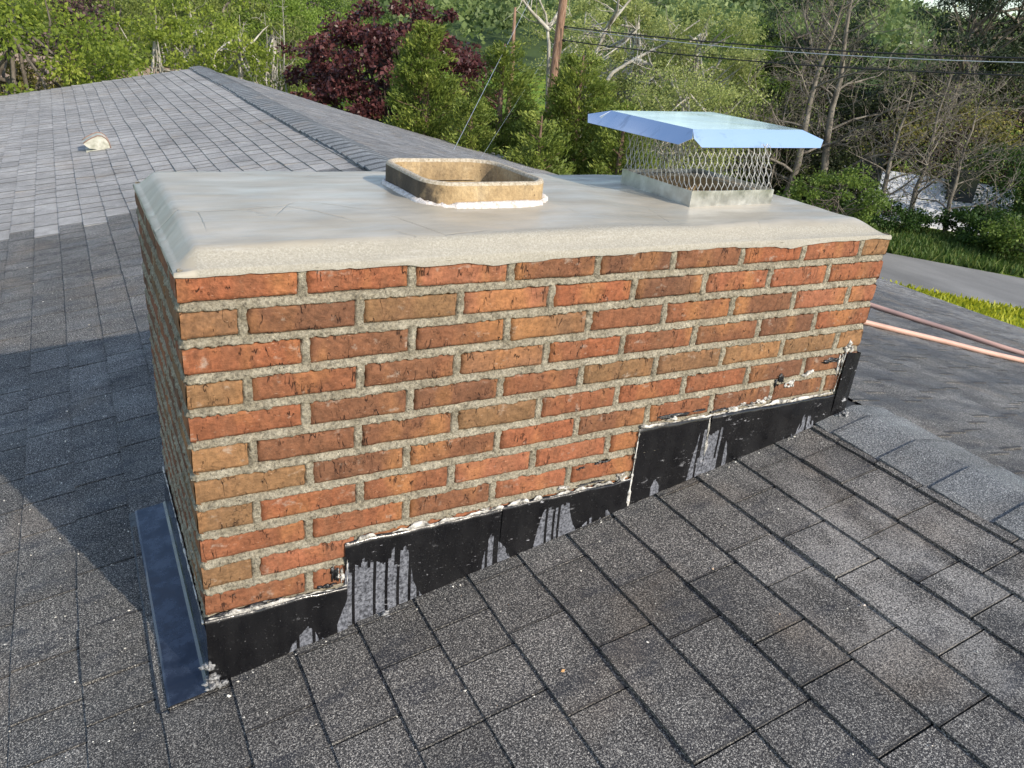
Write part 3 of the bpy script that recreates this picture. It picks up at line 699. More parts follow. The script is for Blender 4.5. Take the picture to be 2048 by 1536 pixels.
for i in range(4): mesh_side(mc[i], mc[(i + 1) % 4], .069, .181)
for V in mb.v: V[:, 1] += .045 * (V[:, 2] - .064) / .126 * np.clip((.40 - V[:, 1]) / .19, 0, 1)
mb.build('mesh_cage', MAT['wire'], cap)
# lid: flat top with flared flanges, notched corners
zt = .217
T4 = [np.array(p) for p in LIDC]
mb = MB(); th = .0012
mb.add([*T4, *(p - (0, 0, th) for p in T4)], [(0, 1, 2, 3), (7, 6, 5, 4)])
ctop = cen[:2]
FL, FR, BR, BL = T4
FLG = [[(1.164, .6303, .2), (1.1471, .601, .1805), (1.1717, .2352, .178), (1.1908, .2126, .1957)], [(1.2091, .2266, .1941), (1.2357, .2224, .174), (1.7326, .2945, .1694), (1.7496, .3053, .1898)]]
w_ = np.array((1.7496, .3053, .1898)) - FR; e_ = unit(BR - FR); FLG.append([FR + w_ * .98, FR + w_ * 1.12 + e_ * .04, BR + w_ * .9 - e_ * .03, BR + w_ * .5 + e_ * .02])
e_ = unit(BL - BR); w_ = np.array((-.01, .040, -.036)); FLG.append([BR + w_ * .5 - e_ * .02, BR + w_ + e_ * .04, BL + w_ - e_ * .04, BL + w_ * .5 + e_ * .02])
for (p, q, V3) in ((BL, FL, FLG[0]), (FL, FR, FLG[1]), (FR, BR, FLG[2]), (BR, BL, FLG[3])):
    V = [np.array(p), *[np.array(w) for w in V3], np.array(q)]
    n = len(V); nrm = unit(np.cross(q - p, V[2] - p)) * th
    V2 = [w + nrm for w in V]
    mb.add(V + V2, [tuple(range(n)), tuple(range(2 * n - 1, n - 1, -1))] + [((j + 1) % n, j, j + n, (j + 1) % n + n) for j in range(n)])
mb.build('lid', MAT['lid'], cap)

# ------------------------------------------------------------------ flashing
FY = -.0075
def plate(mb, poly, y0, th=.0025, top=None, bot=None, dn=None, nx=1):
    pass
def flash_piece(name, x0, x1, ztop, off, seed, zt2=None):
    nx = max(6, int((x1 - x0) / .012)); nz_ = 14; xs_ = np.linspace(x0, x1, nx)
    P = np.zeros((nx, nz_ + 2, 3)); hh = np.zeros((nx, nz_ + 2))
    for i, x in enumerate(xs_):
        zt_ = ztop + ((zt2 if zt2 is not None else ztop) - ztop) * (x - x0) / (x1 - x0) + (vnoise([[x, 0, seed]], 40, 1)[0] - .5) * .006
        zb = Z0 + MS * x + .006
        for j in range(nz_ + 2):
            t = max(0, (j - 1)) / nz_; z = zt_ + (zb - zt_) * t
            y_ = off + (vnoise([[x, z, seed]], 9, 2)[0] - .5) * .005 - .004 * t ** 4
            if j == 0: y_ = .001
            P[i, j] = (x, y_, z); hh[i, j] = t
    P[0, :, 1] = np.maximum(P[0, :, 1], off - .001); 
    return grid_mesh(name, P[:, ::-1], MAT['flash'], chim, True, hh=hh[:, ::-1])
flash_piece('step_flashing', -.006, .276, -.700, FY - .004, 1)
flash_piece('step_flashing', .272, .640, -.590, FY - .001, 2)
flash_piece('step_flashing', .636, .992, -.587, FY - .003, 3)
flash_piece('step_flashing', .996, 1.225, -.447, FY - .001, 4)
flash_piece('step_flashing', 1.221, 1.690, -.447, FY - .0035, 5, -.452)
# corner piece at the ridge end, wrapping to the end face
mb = MB(); pts = [(1.672, FY - .006), (1.700, FY - .009), (CL + .006, FY - .006), (CL + .008, .03), (CL + .008, .40), (CL + .008, CW)]
V = []; f = []
for i, (x, y_) in enumerate(pts): V += [(x, y_, -.53), (x + (.006 if i == 1 else 0), y_ - (.002 if i == 1 else 0), -.42), (x, y_, -.322 - .004 * i)]
for i in range(len(pts) - 1): f += [(i*3, (i+1)*3, (i+1)*3+1, i*3+1), (i*3+1, (i+1)*3+1, (i+1)*3+2, i*3+2)]
mb.add(V, f, False, hh=.1); mb.build('corner_flashing', MAT['flash'], chim)
# downslope apron: hemmed sheet on the shingles, upstand on the end face
mb = MB(); ya, yb = -.030, .700
def zr_(x, y): return Z0 + MS * x
xo = [-.090, -.089, -.084, -.018, -.012, -.0085, -.0075]; zo = [.006, .015, .017, .014, .018, .075, .125]
V = []; f = []; nY = 14
for j in range(nY + 1):
    y_ = ya + (yb - ya) * j / nY
    for i in range(7):
        cut = (.030 * (i in (1, 2)) + .03 * (i == 0)) if j == 0 else 0
        zz = zr_(xo[i], y_) + zo[i] + (vnoise([[xo[i], y_, 0]], 12, 5)[0] - .5) * .004 * (i > 1)
        if i == 6: zz = -.745 + .004 * vnoise([[y_, 0, 0]], 30, 1)[0] + .03 * (1 - y_ / .7)
        if i == 5: zz = -.80 + .01 * (1 - y_ / .7)
        V.append((xo[i] + (.020 if (j == 0 and i <= 2) else 0) * 0, y_ - (.0 if j else 0), zz))
for j in range(nY):
    for i in range(6): f.append((j*7+i, (j+1)*7+i, (j+1)*7+i+1, j*7+i+1))
mb.add(V, f, False); ap = mb.build('apron_flashing', MAT['apron'], chim)
mb = MB(); mb.add([(-.108, ya + .005, zr_(-.108, 0) + .0075), (-.086, ya - .01, zr_(-.086, 0) + .0075), (-.086, yb + .01, zr_(-.086, 0) + .0075), (-.104, yb + .012, zr_(-.104, 0) + .0075)], [(0, 3, 2, 1)])
mb.build('apron_underlay', MAT['tar'], chim)  # dark strip added for the shaded gap under the apron's raised edge

# sealant runs along the flashing tops
def bead(mb, pts, r, seed, xface=False):
    pts = np.asarray(pts, float); seg = np.linalg.norm(np.diff(pts, axis=0), axis=1); s = np.concatenate([[0], np.cumsum(seg)])
    n = max(8, int(s[-1] / .004)); t = np.linspace(0, s[-1], n); Q = np.stack([np.interp(t, s, pts[:, i]) for i in range(3)], 1)
    w = vnoise(np.c_[t, 0 * t, 0 * t + seed], 60, seed); w2 = vnoise(np.c_[t, 0 * t, 0 * t + seed], 140, seed + 3)
    Q[:, 2] += (w - .5) * r * 1.4
    w3 = vnoise(np.c_[t, 0 * t, 0 * t + seed], 14, seed + 6); mb.tube(Q, r * np.clip(.9 * w ** 1.5 + .5 * w2 ** 2 + (w3 - .5) * 1.1, .03, 1.3), 7, True)
    V = mb.v[-1]; Qy = np.repeat(Q[:, 1], 7)
    if not xface: V[:, 1] = Qy + (V[:, 1] - Qy) * .45
yy = FY - .001
for n_, (pts_, r_, xf) in enumerate([([(0, yy, -.698), (.275, yy, -.698)], .0075, 0), ([(.276, yy, -.59), (.277, yy - .001, -.70)], .004, 0),
    ([(.276, yy, -.588), (.992, yy, -.584)], .0070, 0), ([(.994, yy - .001, -.447), (.994, yy - .002, -.668)], .0055, 0),
    ([(.996, yy, -.445), (1.66, yy, -.445)], .0075, 0), ([(1.215, yy - .001, -.45), (1.222, yy - .002, -.56)], .006, 0),
    ([(1.672, yy, -.322), (1.664, yy, -.44)], .008, 0), ([(-.0085, .69, -.742), (-.0085, .35, -.728), (-.0085, .0, -.712)], .0040, 1)]):
    mb = MB(); bead(mb, pts_, r_, n_ + 1, xf); mb.build('sealant', MAT['sealant'], chim)
def blob(mb, c, rad, seed, n=(10, 7), nrm=0.45):
    c = np.array(c, float); rad = np.array(rad, float); V = []; f = []
    nu, nv = n
    for i in range(nv + 1):
        ph = math.pi * i / nv
        for j in range(nu):
            t = 2 * math.pi * j / nu; d = np.array([math.sin(ph) * math.cos(t), math.sin(ph) * math.sin(t), math.cos(ph)])
            k_ = 1 + nrm * (vnoise([d * 2 + seed], 1.7, seed)[0] - .5) * 2
            V.append(c + d * rad * k_)
    for i in range(nv):
        for j in range(nu): f.append((i*nu+j, (i+1)*nu+j, (i+1)*nu+(j+1) % nu, i*nu+(j+1) % nu))
    mb.add(V, f, True)
mb = MB(); rng = np.random.RandomState(31)
for (x, z, rx, rz) in [(1.69, -.315, .022, .015), (1.665, -.355, .012, .03), (1.545, -.375, .020, .010), (1.48, -.395, .016, .011), (1.40, -.432, .03, .008), (1.33, -.436, .03, .007), (1.28, -.440, .03, .007), (.262, -.672, .010, .018), (.60, -.585, .02, .004), (.80, -.573, .018, .005), (.965, -.575, .016, .008), (1.10, -.437, .02, .005)]:
    for q in range(9):
        blob(mb, (x + rng.uniform(-rx, rx), -.004, z + rng.uniform(-rz, rz) * .8), (rx * rng.uniform(.12, .4), .0032, rz * rng.uniform(.2, .6)), rng.randint(99), nrm=.9)
    mb.build('sealant', MAT['sealant'], chim); mb = MB()
for (x, y_, z) in [(1.700, -.02, -.512), (1.715, -.03, -.510), (1.73, -.012, -.508), (1.685, -.018, -.516), (.355, -.020, -.789), (-.01, -.018, -.80), (.0, -.020, -.835), (.012, -.022, -.853), (-.012, -.028, -.845)]:
    for q in range(5): blob(mb, (x + rng.uniform(-.010, .010), y_ + rng.uniform(-.006, .006), z + rng.uniform(-.005, .003)), rng.uniform(.003, .008, 3) * (1.3, 1, .6), rng.randint(99), nrm=.8)
    mb.build('sealant', MAT['crumbgrey'], chim); mb = MB()
mb = MB()
for (x, z, rx, rz) in [(.255, -.665, .010, .022), (.235, -.690, .018, .006), (.87, -.575, .035, .004), (.90, -.520, .022, .006), (.84, -.527, .010, .004), (1.44, -.375, .013, .022), (1.63, -.345, .035, .008), (1.12, -.43, .06, .006), (1.25, -.436, .03, .005), (.05, -.697, .05, .004), (.12, -.692, .03, .003)]:
    mb = MB()
    for q in range(8):
        blob(mb, (x + rng.uniform(-rx, rx), -.0035, z + rng.uniform(-rz, rz) * .6), (rx * rng.uniform(.15, .5), .0035, rz * rng.uniform(.25, .7)), rng.randint(99), nrm=.8)
    mb.build('tar_smear', MAT['tar'], chim)
# mortar crumbs on the shingles
mb = MB(); rng = np.random.RandomState(77)
def crumb(x, y_, s, tint):
    z = float(zroof(x, y_)) + .006 + s * .3
    V = rng.uniform(-1, 1, (6, 3)) * .35 + np.array([(1,0,0),(-1,0,0),(0,1,0),(0,-1,0),(0,0,.7),(0,0,-.7)])
    V = V * s * rng.uniform(.5, 1.1, 3) + (x, y_, z)
    mb.add(V, [(0,2,4),(2,1,4),(1,3,4),(3,0,4),(2,0,5),(1,2,5),(3,1,5),(0,3,5)], False, tint=tint)
for i in range(620):
    y_ = rng.uniform(-.05, 1.5) if i % 3 else rng.uniform(-.1, 3.5); x = -abs(rng.normal(0, .22)) - .11
    crumb(x, y_, .0007 + .0032 * rng.rand() ** 4, rng.rand() * .8)
for i in range(330):
    x = rng.uniform(-.1, 1.6); y_ = -.03 - abs(rng.normal(0, .35)); crumb(x, y_, .0006 + .0028 * rng.rand() ** 6, rng.rand())
for i in range(90): crumb(rng.uniform(0, 1.68), -.022 - .012 * rng.rand(), .001 + .004 * rng.rand() ** 3, rng.rand() * .7)
for (x, y_, s, t_) in [(.60, -.36, .005, 1), (.42, -.30, .004, .3), (1.02, -.30, .004, .95), (.75, -.75, .004, 1), (.28, -.62, .003, .99), (.02, -.06, .007, .5), (1.2, -.55, .004, .9)]: crumb(x, y_, s, t_)
tag(mb.build('mortar_crumbs', MAT['crumb']), 'pale crumbs of mortar scattered over the shingles round the chimney', 'crumbs', kind='stuff')

# ------------------------------------------------------------------ roof vents
def vent(loc, mats, label):
    e_ = tag(empty('roof_vent', loc), label, 'roof vent', 'hooded vents on the shingle roof')
    prof = np.array([(-.105, .052), (-.07, .078), (-.03, .100), (.012, .118), (.045, .116), (.075, .095), (.095, .062), (.104, .005), (.0, -.012), (-.010, .010), (-.06, .012), (-.085, .030)])
    n = len(prof); mb = MB(); w = .095
    V = [(x, -w, z) for x, z in prof] + [(x, w, z) for x, z in prof]
    mb.add(V, [tuple(range(n)), tuple(range(2*n-1, n-1, -1))] + [((j + 1) % n, j, j + n, (j + 1) % n + n) for j in range(n) if j not in (9,)])
    def local(mb, name, mat):
        o = mb.build(name, mat); o.parent = e_; return o
    local(mb, 'hood', mats[0])
    pr = prof[:8]
    for yy in (-w, w):
        mb = MB(); mb.tube([(x, yy, z + .003) for x, z in pr], .005, 6); local(mb, 'rim', mats[1])
    mb = MB(); V = []
    for x, y_ in ((-.090, -.10), (.095, -.10), (.095, .10), (-.090, .10)): V += [(x, y_, MS * x * 1.0 - .004), (x, y_, MS * x + .008)]
    mb.add(V, [(1, 3, 5, 7), (0, 2, 3, 1), (2, 4, 5, 3), (4, 6, 7, 5), (6, 0, 1, 7)])
    local(mb, 'flange', mats[2])
    return e_
vent((.098, 6.55, float(zroof(.098, 6.55)) + .004), (MAT['vent'], MAT['ventrim'], MAT['vent']), 'cream painted metal hood vent with a lichen stained side, alone on the pale shingles')
vent((-.80, 7.55, float(zroof(-.80, 7.55)) + .004), (MAT['ventdark'], MAT['ventrim'], MAT['ventdark']), 'black hooded roof vent cut off by the left edge of the picture')

# ------------------------------------------------------------------ hoses
def hose(name, pts, r, mat, label):
    P = np.array(pts, float); seg = np.linalg.norm(np.diff(P, axis=0), axis=1); s = np.concatenate([[0], np.cumsum(seg)]); t = np.linspace(0, s[-1], 90)
    from_ = [np.interp(t, s, P[:, i]) for i in range(2)]
    for _ in range(6):
        for q in from_: q[1:-1] = (q[:-2] + q[1:-1] * 2 + q[2:]) / 4
    Q = np.stack([from_[0], from_[1], zroof(from_[0], from_[1]) + r + .006], 1)
    mb = MB(); mb.tube(Q, r, 12); tag(mb.build(name, mat), label, 'hose', 'hoses lying on the far roof slope')
hose('hose', [(3.55, 3.1), (3.85, 2.5), (4.255, 1.791), (4.386, 1.573), (4.558, 1.385), (4.647, 1.158), (4.761, 1.035), (5.0, .75), (5.3, .2)], .0155, MAT['hose2'], 'upper hose on the far slope, greying from peach to brown')
hose('hose', [(2.5, 1.65), (3.05, 1.36), (3.416, 1.203), (3.642, 1.121), (3.909, 1.038), (4.144, .927), (4.418, .858), (4.8, .68), (5.2, .3)], .0145, MAT['hose'], 'lower hose on the far slope, evenly peach pink')

# ------------------------------------------------------------------ ground, road, hills
GZ = -4.2
g = np.concatenate([-np.geomspace(1500, 60, 14), np.linspace(-50, 50, 61), np.geomspace(60, 1500, 14)])
XX, YY = np.meshgrid(g, g, indexing='ij')
ZZ = GZ + (n2(XX, YY, .05, 3) - .5) * .5 * sm01((np.hypot(XX, YY) - 30) / 30)
tag(grid_mesh('ground', np.stack([XX, YY, ZZ], -1), MAT['lawn']), kind='structure')
ra = np.array([16.431, 9.999]); rb = np.array([17.931, 7.687]); ua = unit(rb - ra); rc = np.array([19.112, 12.271]); rd = np.array([20.9, 9.436])
V = []; f = []
for i, t in enumerate(np.linspace(-30, 40, 40)):
    bend = .0025 * max(0, -t - 4) ** 2
    p = ra + ua * t; q = rc + ua * t
    nrm = np.array([-ua[1], ua[0]])
    V += [(*(p + nrm * -bend), GZ + .008), (*(q + nrm * -bend), GZ + .008)]
for i in range(39): f.append((2*i, 2*i+2, 2*i+3, 2*i+1))
mb = MB(); mb.add(V, f); tag(mb.build('road', MAT['road']), kind='structure')
def hill_z(D, az):
    t = sm01((D - 95) / 215)
    return GZ + t * (1 - .52 * sm01((az - .74) / .22)) * (20.5 + 2.6 * np.sin(az * 7 + 1.3) + 1.2 * np.sin(az * 23))
az = np.radians(np.linspace(-50, 110, 90)); Ds = np.linspace(90, 420, 36)
DD, AA = np.meshgrid(Ds, az, indexing='ij')
HZ = np.where(DD < 330, hill_z(DD, AA), hill_z(330.0, AA) - (DD - 330) * .02)
tag(grid_mesh('hills', np.stack([CAM[0] + DD * np.sin(AA), CAM[1] + DD * np.cos(AA), HZ - .3], -1), MAT['soil']), kind='structure')

# grass blades on the lawn strips beside the road
def grass(name, pts, h, mat, label):
    rng = np.random.RandomState(len(pts)); n = len(pts)
    a = rng.rand(n) * 6.283; w = .02 + .02 * rng.rand(n); hh = h * (.5 + .8 * rng.rand(n)); lean = rng.normal(0, .35, (n, 2)) * hh[:, None]
    dx = np.stack([np.cos(a) * w, np.sin(a) * w, 0 * a], 1); base = np.c_[pts, np.full(n, GZ)]
    top = base + np.c_[lean, hh]
    V = np.stack([base - dx, base + dx, top + dx * .2, top - dx * .2], 1)
    tag(quads(name, V, rng.rand(n), mat), label, 'grass', kind='stuff')
MAT['blade1'] = leaf_mat('grass_bright', (.24, .28, .02), (.42, .43, .03), (.52, .50, .05), .4)
MAT['blade2'] = leaf_mat('grass_green', (.045, .095, .018), (.095, .155, .03), (.20, .23, .07), .35)
rng = np.random.RandomState(4)
s_ = rng.rand(26000, 2); nrm = np.array([-ua[1], ua[0]]); nrm = nrm if nrm @ (rc - ra) > 0 else -nrm
pts = ra + ua * (s_[:, :1] * 24 - 12) - nrm * (s_[:, 1:] ** 1.2 * 5.5 + .02); grass('lawn_grass', pts, .09, MAT['blade1'], 'sunlit yellow green lawn between the eave and the road')
s_ = rng.rand(34000, 2); pts = rc + ua * (s_[:, :1] * 26 - 16) + nrm * (s_[:, 1:] * 4.2); grass('verge_grass', pts, .20, MAT['blade2'], 'long green grass on the verge beyond the road')

# ------------------------------------------------------------------ vegetation
def leaf_quads(rng, P, A, L, W):
    """P centres, A axis dirs, L lengths, W widths -> (N,4,3)"""
    n = len(P); A = unit(A); r = rng.normal(size=(n, 3)); B = unit(np.cross(A, r))
    L = np.broadcast_to(L, (n,))[:, None]; W = np.broadcast_to(W, (n,))[:, None]
    return np.stack([P - A * L / 2, P + B * W / 2 - A * L * .05, P + A * L / 2, P - B * W / 2 - A * L * .05], 1)

def branches(rng, base, top, r0, nb, spread, up=.5, sub=4, segs=7, droop=0, lean=None, wander=.06, low=.2, twigs=0):
    """trunk polyline + limbs; returns list of (pts, radii) and tips"""
    base = np.array(base, float); top = np.array(top, float); H = np.linalg.norm(top - base)
    t = np.linspace(0, 1, segs + 3); wob = np.cumsum(rng.normal(0, wander, (len(t), 3)), 0) * H * .12; wob[0] = 0
    tr = base + (top - base) * t[:, None] + wob; out = [(tr, r0 * (1 - t * .88))]; tips = [tr[-1]]
    for i in range(nb):
        h = low + (1 - low) * (i + rng.rand()) / nb * .95; p = np.array([np.interp(h, t, tr[:, k_]) for k_ in range(3)])
        a = rng.rand() * 6.283 if lean is None else lean + rng.normal(0, 1.3)
        Lb = spread * (1 - .55 * h) * rng.uniform(.6, 1.15); d = unit(np.array([math.cos(a), math.sin(a), up * rng.uniform(.5, 1.4)]))
        pts = [p]; 
        for s in range(segs):
            d = unit(d + rng.normal(0, .16, 3) + np.array([0, 0, .05 - droop * .1])); pts.append(pts[-1] + d * Lb / segs)
        rb_ = r0 * (1 - h * .8) * .45; out.append((np.array(pts), rb_ * (1 - np.linspace(0, .85, segs + 1)))); tips.append(pts[-1])
        for q in range(sub):
            k_ = rng.randint(1, segs); d2 = unit(d + rng.normal(0, .7, 3) + np.array([0, 0, .25])); p2 = [pts[k_]]; L2 = Lb * rng.uniform(.25, .6)
            for s in range(5): d2 = unit(d2 + rng.normal(0, .22, 3)); p2.append(p2[-1] + d2 * L2 / 5)
            out.append((np.array(p2), rb_ * .42 * (1 - np.linspace(0, .8, 6)))); tips.append(p2[-1])
            for z in range(twigs):
                k2 = rng.randint(1, 5); d3 = unit(d2 + rng.normal(0, .9, 3)); p3 = [p2[k2]]; L3 = L2 * rng.uniform(.3, .7)
                for s in range(4): d3 = unit(d3 + rng.normal(0, .3, 3)); p3.append(p3[-1] + d3 * L3 / 4)
                out.append((np.array(p3), rb_ * .16 * (1 - np.linspace(0, .6, 5)) + .0015)); tips.append(p3[-1])
    return out, tips
def wood(name, polys, mat, parent, minr=.003):
    mb = MB()
    for pts, rad in polys:
        rad = np.maximum(rad, minr); mb.tube(pts, rad, 7 if rad[0] > .05 else (4 if rad[0] > .012 else 3), True, False)
    return mb.build(name, mat, parent)
ground_xy = lambda px, D: at(px, 60, D)[:2]

def broadleaf(name, label, cat, px, D, pytop, wid, low, mat, barkm, nleaf, lsz, seed, group=None, clump=.42, nclump=120, nb=9, trunk=True, lobes=.3, hmul=1.0, sparse=.0, r0=None, asp=.62, center=None, wy=None):
    """a leafy tree: crown of leaf clumps; low = bottom of the crown as a fraction of height"""
    rng = np.random.RandomState(seed); top = at(px, pytop, D); x, y_ = top[:2]; zt_ = top[2]; H = zt_ - GZ
    e_ = tag(empty(name, (x, y_, GZ)), label, cat, group)
    cz = GZ + H * (low + 1) / 2; rz = H * (1 - low) / 2; rx = wid / 2
    u = unit(rng.normal(size=(nclump, 3))); rad = rng.uniform(.45, 1.0, nclump) ** .6
    lob = 1 + lobes * 2 * (vnoise(u * 1.0 + seed, 1.6, seed) - .5)
    Cc = np.stack([x + u[:, 0] * rx * rad * lob, y_ + u[:, 1] * rx * rad * lob, cz + u[:, 2] * rz * rad * np.minimum(lob, 1.0)], 1)
    per = np.maximum(3, (nleaf / nclump * rng.uniform(.5, 1.5, nclump)).astype(int)); idx = np.repeat(np.arange(nclump), per); n = len(idx)
    cr = clump * rng.uniform(.6, 1.3, nclump)
    d = unit(rng.normal(size=(n, 3))); P = Cc[idx] + d * (cr[idx] * rng.rand(n) ** .5)[:, None] * np.array([1, 1, .62])
    A = unit(d + rng.normal(0, .6, (n, 3)) + np.array([0, 0, -.35]))
    s = lsz * rng.uniform(.6, 1.35, n); V = leaf_quads(rng, P, A, s, s * asp)
    ct = rng.rand(nclump); tint = np.clip(ct[idx] * .45 + rng.rand(n) * .55, 0, 1)
    polys, tips = branches(rng, (x, y_, GZ - .1), (x + rng.normal(0, .15), y_ + rng.normal(0, .15), zt_ - .12 * H), r0 or (.035 * H * .5), nb, wid * .5, low=max(.15, low), sub=4)
    # a limb reaches into every few clumps
    for i in range(0, nclump, 3):
        h = rng.uniform(max(low, .2), .8); p = np.array([x, y_, GZ + H * h]); q = Cc[i]; m_ = (p + q) / 2 + rng.normal(0, .08, 3) * wid * .3
        polys.append((np.array([p, (p + m_) / 2 + rng.normal(0, .03, 3), m_, (m_ + q) / 2 + rng.normal(0, .05, 3), q]), np.linspace(.05, .008, 5) * H / 6))
    wood('trunk', polys, barkm, e_); quads('crown', V, tint, mat, e_)
    return e_

def cedar(label, px, D, pytop, wid, seed, nbr=420, per=110, dark=0, group='cedars beyond the roof', mat=None, low=.02, pw=.62):
    rng = np.random.RandomState(seed); top = at(px, pytop, D); x, y_, zt_ = top; H = zt_ - GZ
    e_ = tag(empty('cedar_tree', (x, y_, GZ)), label, 'conifer', group)
    t = 1 - (1 - rng.rand(nbr)) ** .62; t = low + (1 - low) * t; t[0] = .985
    a = rng.rand(nbr) * 6.283; Rm = wid / 2 * np.clip((1 - t) * 1.02, .02, 1) ** pw * (.74 + .42 * vnoise(np.c_[np.cos(a), np.sin(a), t * 4], 1.3, seed))
    Ps, As, Ts, Ls = [], [], [], []
    polys = [(np.array([(x, y_, GZ - .1), (x, y_, GZ + H * .5), (x, y_, zt_ - .05)]), np.array([.03, .02, .004]) * H)]
    for i in range(nbr):
        d0 = np.array([math.cos(a[i]), math.sin(a[i]), rng.uniform(.25, .75)]); d0 = unit(d0); L = Rm[i] * rng.uniform(.8, 1.1) + .10
        p0 = np.array([x, y_, GZ + H * t[i] - L * .45]); s = rng.uniform(.30, 1, per) ** .7
        axis = p0 + d0 * (L * s)[:, None] + np.array([0, 0, 1]) * (s ** 2 * L * .15)[:, None]
        wv = .055 + .13 * L * (1.08 - s)
        P = axis + rng.normal(0, 1, (per, 3)) * wv[:, None] * np.array([1, 1, .55])
        Ps.append(P); As.append(d0 * 1.1 + rng.normal(0, .55, (per, 3)) + np.array([0, 0, .35])); bt = rng.rand()
        Ts.append(np.clip(.15 + .35 * bt + .25 * s + .3 * (rng.rand(per) - .3), 0, 1)); Ls.append(rng.uniform(.045, .10, per) * (.8 + D / 60))
        if i % 3 == 0: polys.append((np.array([p0, p0 + d0 * L * .5, p0 + d0 * L * .9]), np.array([.018, .01, .004])))
    P = np.concatenate(Ps); A = np.concatenate(As); T = np.concatenate(Ts); Ls = np.concatenate(Ls)
    V = leaf_quads(rng, P, A, Ls, Ls * .34)
    wood('trunk', polys, MAT['barkcedar'], e_); quads('crown', V, T, mat or MAT['cedar'], e_)
    return e_

def baretree(name, label, px, D, pytop, spread, seed, mat, nb=16, sub=6, twigs=4, r0=.11, leafm=None, nleaf=0, lsz=.07, group=None, low=.12, up=.7, dxy=(0, 0), cat='bare tree', minr=.004):
    rng = np.random.RandomState(seed); top = at(px, pytop, D); x, y_, zt_ = top
    e_ = tag(empty(name, (x, y_, GZ)), label, cat, group)
    polys, tips = branches(rng, (x + dxy[0], y_ + dxy[1], GZ - .1), (x, y_, zt_), r0, nb, spread, up=up, sub=sub, twigs=twigs, low=low, wander=.10)
    wood('trunk', polys, mat, e_, minr)
    if leafm is not None:
        tips = np.array(tips); idx = rng.randint(0, len(tips), nleaf); P = tips[idx] + rng.normal(0, .16, (nleaf, 3)); s = lsz * rng.uniform(.6, 1.4, nleaf)
        quads('crown', leaf_quads(rng, P, rng.normal(size=(nleaf, 3)) + np.array([0, 0, -.4]), s, s * .6), rng.rand(nleaf), leafm, e_)
    return e_

LM = dict(
 maple=leaf_mat('leaf_maple', (.11, .16, .025), (.25, .31, .04), (.42, .46, .09), .45),
 olive=leaf_mat('leaf_olive', (.095, .125, .025), (.18, .22, .05), (.30, .33, .09), .42),
 green=leaf_mat('leaf_green', (.065, .11, .02), (.135, .20, .035), (.24, .31, .06), .4),
 plum=leaf_mat('leaf_plum', (.040, .014, .014), (.10, .034, .034), (.21, .085, .075), .22, .4),
 pale=leaf_mat('leaf_pale', (.19, .23, .06), (.34, .38, .12), (.50, .52, .22), .45),
 bright=leaf_mat('leaf_bright', (.10, .16, .02), (.18, .26, .04), (.28, .36, .07), .4),
 rust=leaf_mat('leaf_rust', (.10, .09, .03), (.22, .20, .05), (.42, .36, .07), .35),
 dusk=leaf_mat('leaf_dusk', (.016, .024, .008), (.038, .050, .015), (.10, .115, .03), .25),  # dark olive leaf tone for the thicket
 shade=leaf_mat('leaf_shade', (.014, .035, .008), (.035, .075, .012), (.07, .13, .02), .3),  # deep green leaf tone for the darker bushes
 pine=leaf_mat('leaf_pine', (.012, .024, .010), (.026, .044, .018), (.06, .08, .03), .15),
 twigred=leaf_mat('leaf_purple_brush', (.04, .02, .022), (.09, .05, .05), (.16, .10, .09), .2))
MAT['cedar'] = leaf_mat('cedar_spray', (.050, .080, .016), (.155, .205, .035), (.35, .38, .08), .36)

# far wooded hillside
rng = np.random.RandomState(99); NCR = 2100
D_ = np.sqrt(rng.uniform(105 ** 2, 335 ** 2, NCR)); A_ = np.radians(rng.uniform(-22, 78, NCR))
base = np.c_[CAM[0] + D_ * np.sin(A_), CAM[1] + D_ * np.cos(A_), hill_z(D_, A_)]
per = 150; cr = rng.uniform(2.6, 5.2, NCR); ht = rng.uniform(3.5, 7.5, NCR)
idx = np.repeat(np.arange(NCR), per); n = len(idx); d = unit(rng.normal(size=(n, 3))); d[:, 2] = np.abs(d[:, 2]) * 1.1 - .25
lum = 1 + .45 * (vnoise(d * 2.2 + idx[:, None] * 3.1, 1.2, 4) - .5)
P = base[idx] + d * (cr[idx] * rng.uniform(.72, 1.05, n) * lum)[:, None]; P[:, 2] += ht[idx]
A = d + rng.normal(0, .8, (n, 3)); s = rng.uniform(.45, 1.1, n) * (.6 + D_[idx] / 320)
MAT['hillleaf'] = leaf_mat('leaf_hill', (.085, .13, .05), (.19, .25, .085), (.30, .36, .14), .4)  # greens lightened in place of distant haze
T = np.clip(rng.rand(NCR)[idx] * .75 + rng.rand(n) * .25, 0, 1)
tag(quads('hillside_forest', leaf_quads(rng, P, A, s, s * .75), T, MAT['hillleaf']), 'spring green woodland covering the far hillside', 'forest', kind='stuff')

# left: maple, brush, saplings, woodland edge
G1 = 'young maples beyond the far gable'; G2 = 'woodland trees behind the saplings'
broadleaf('maple_tree', 'bright yellow green maple at the far left edge', 'tree', -10, 15.5, -120, 4.6, .1, LM['maple'], MAT['bark'], 38000, .072, 201, clump=.5, nclump=90)
broadleaf('shrub', 'shrub with rusty yellow leaves low at the left edge', 'shrub', 20, 17.2, 95, 3.8, .0, LM['rust'], MAT['barkred'], 13000, .075, 202, clump=.35)
baretree('bare_shrub', 'leafless dark purplish shrub between maple and saplings', 112, 20, 40, 2.0, 203, MAT['barkred'], nb=26, sub=6, twigs=5, r0=.05, leafm=LM['twigred'], nleaf=5200, lsz=.09, up=1.1, low=.05, cat='shrub')
broadleaf('shrub', 'low green shrub hugging the roof edge beside the tan roof', 'shrub', 205, 21, 140, 2.2, .0, LM['bright'], MAT['bark'], 12000, .065, 204, clump=.35)
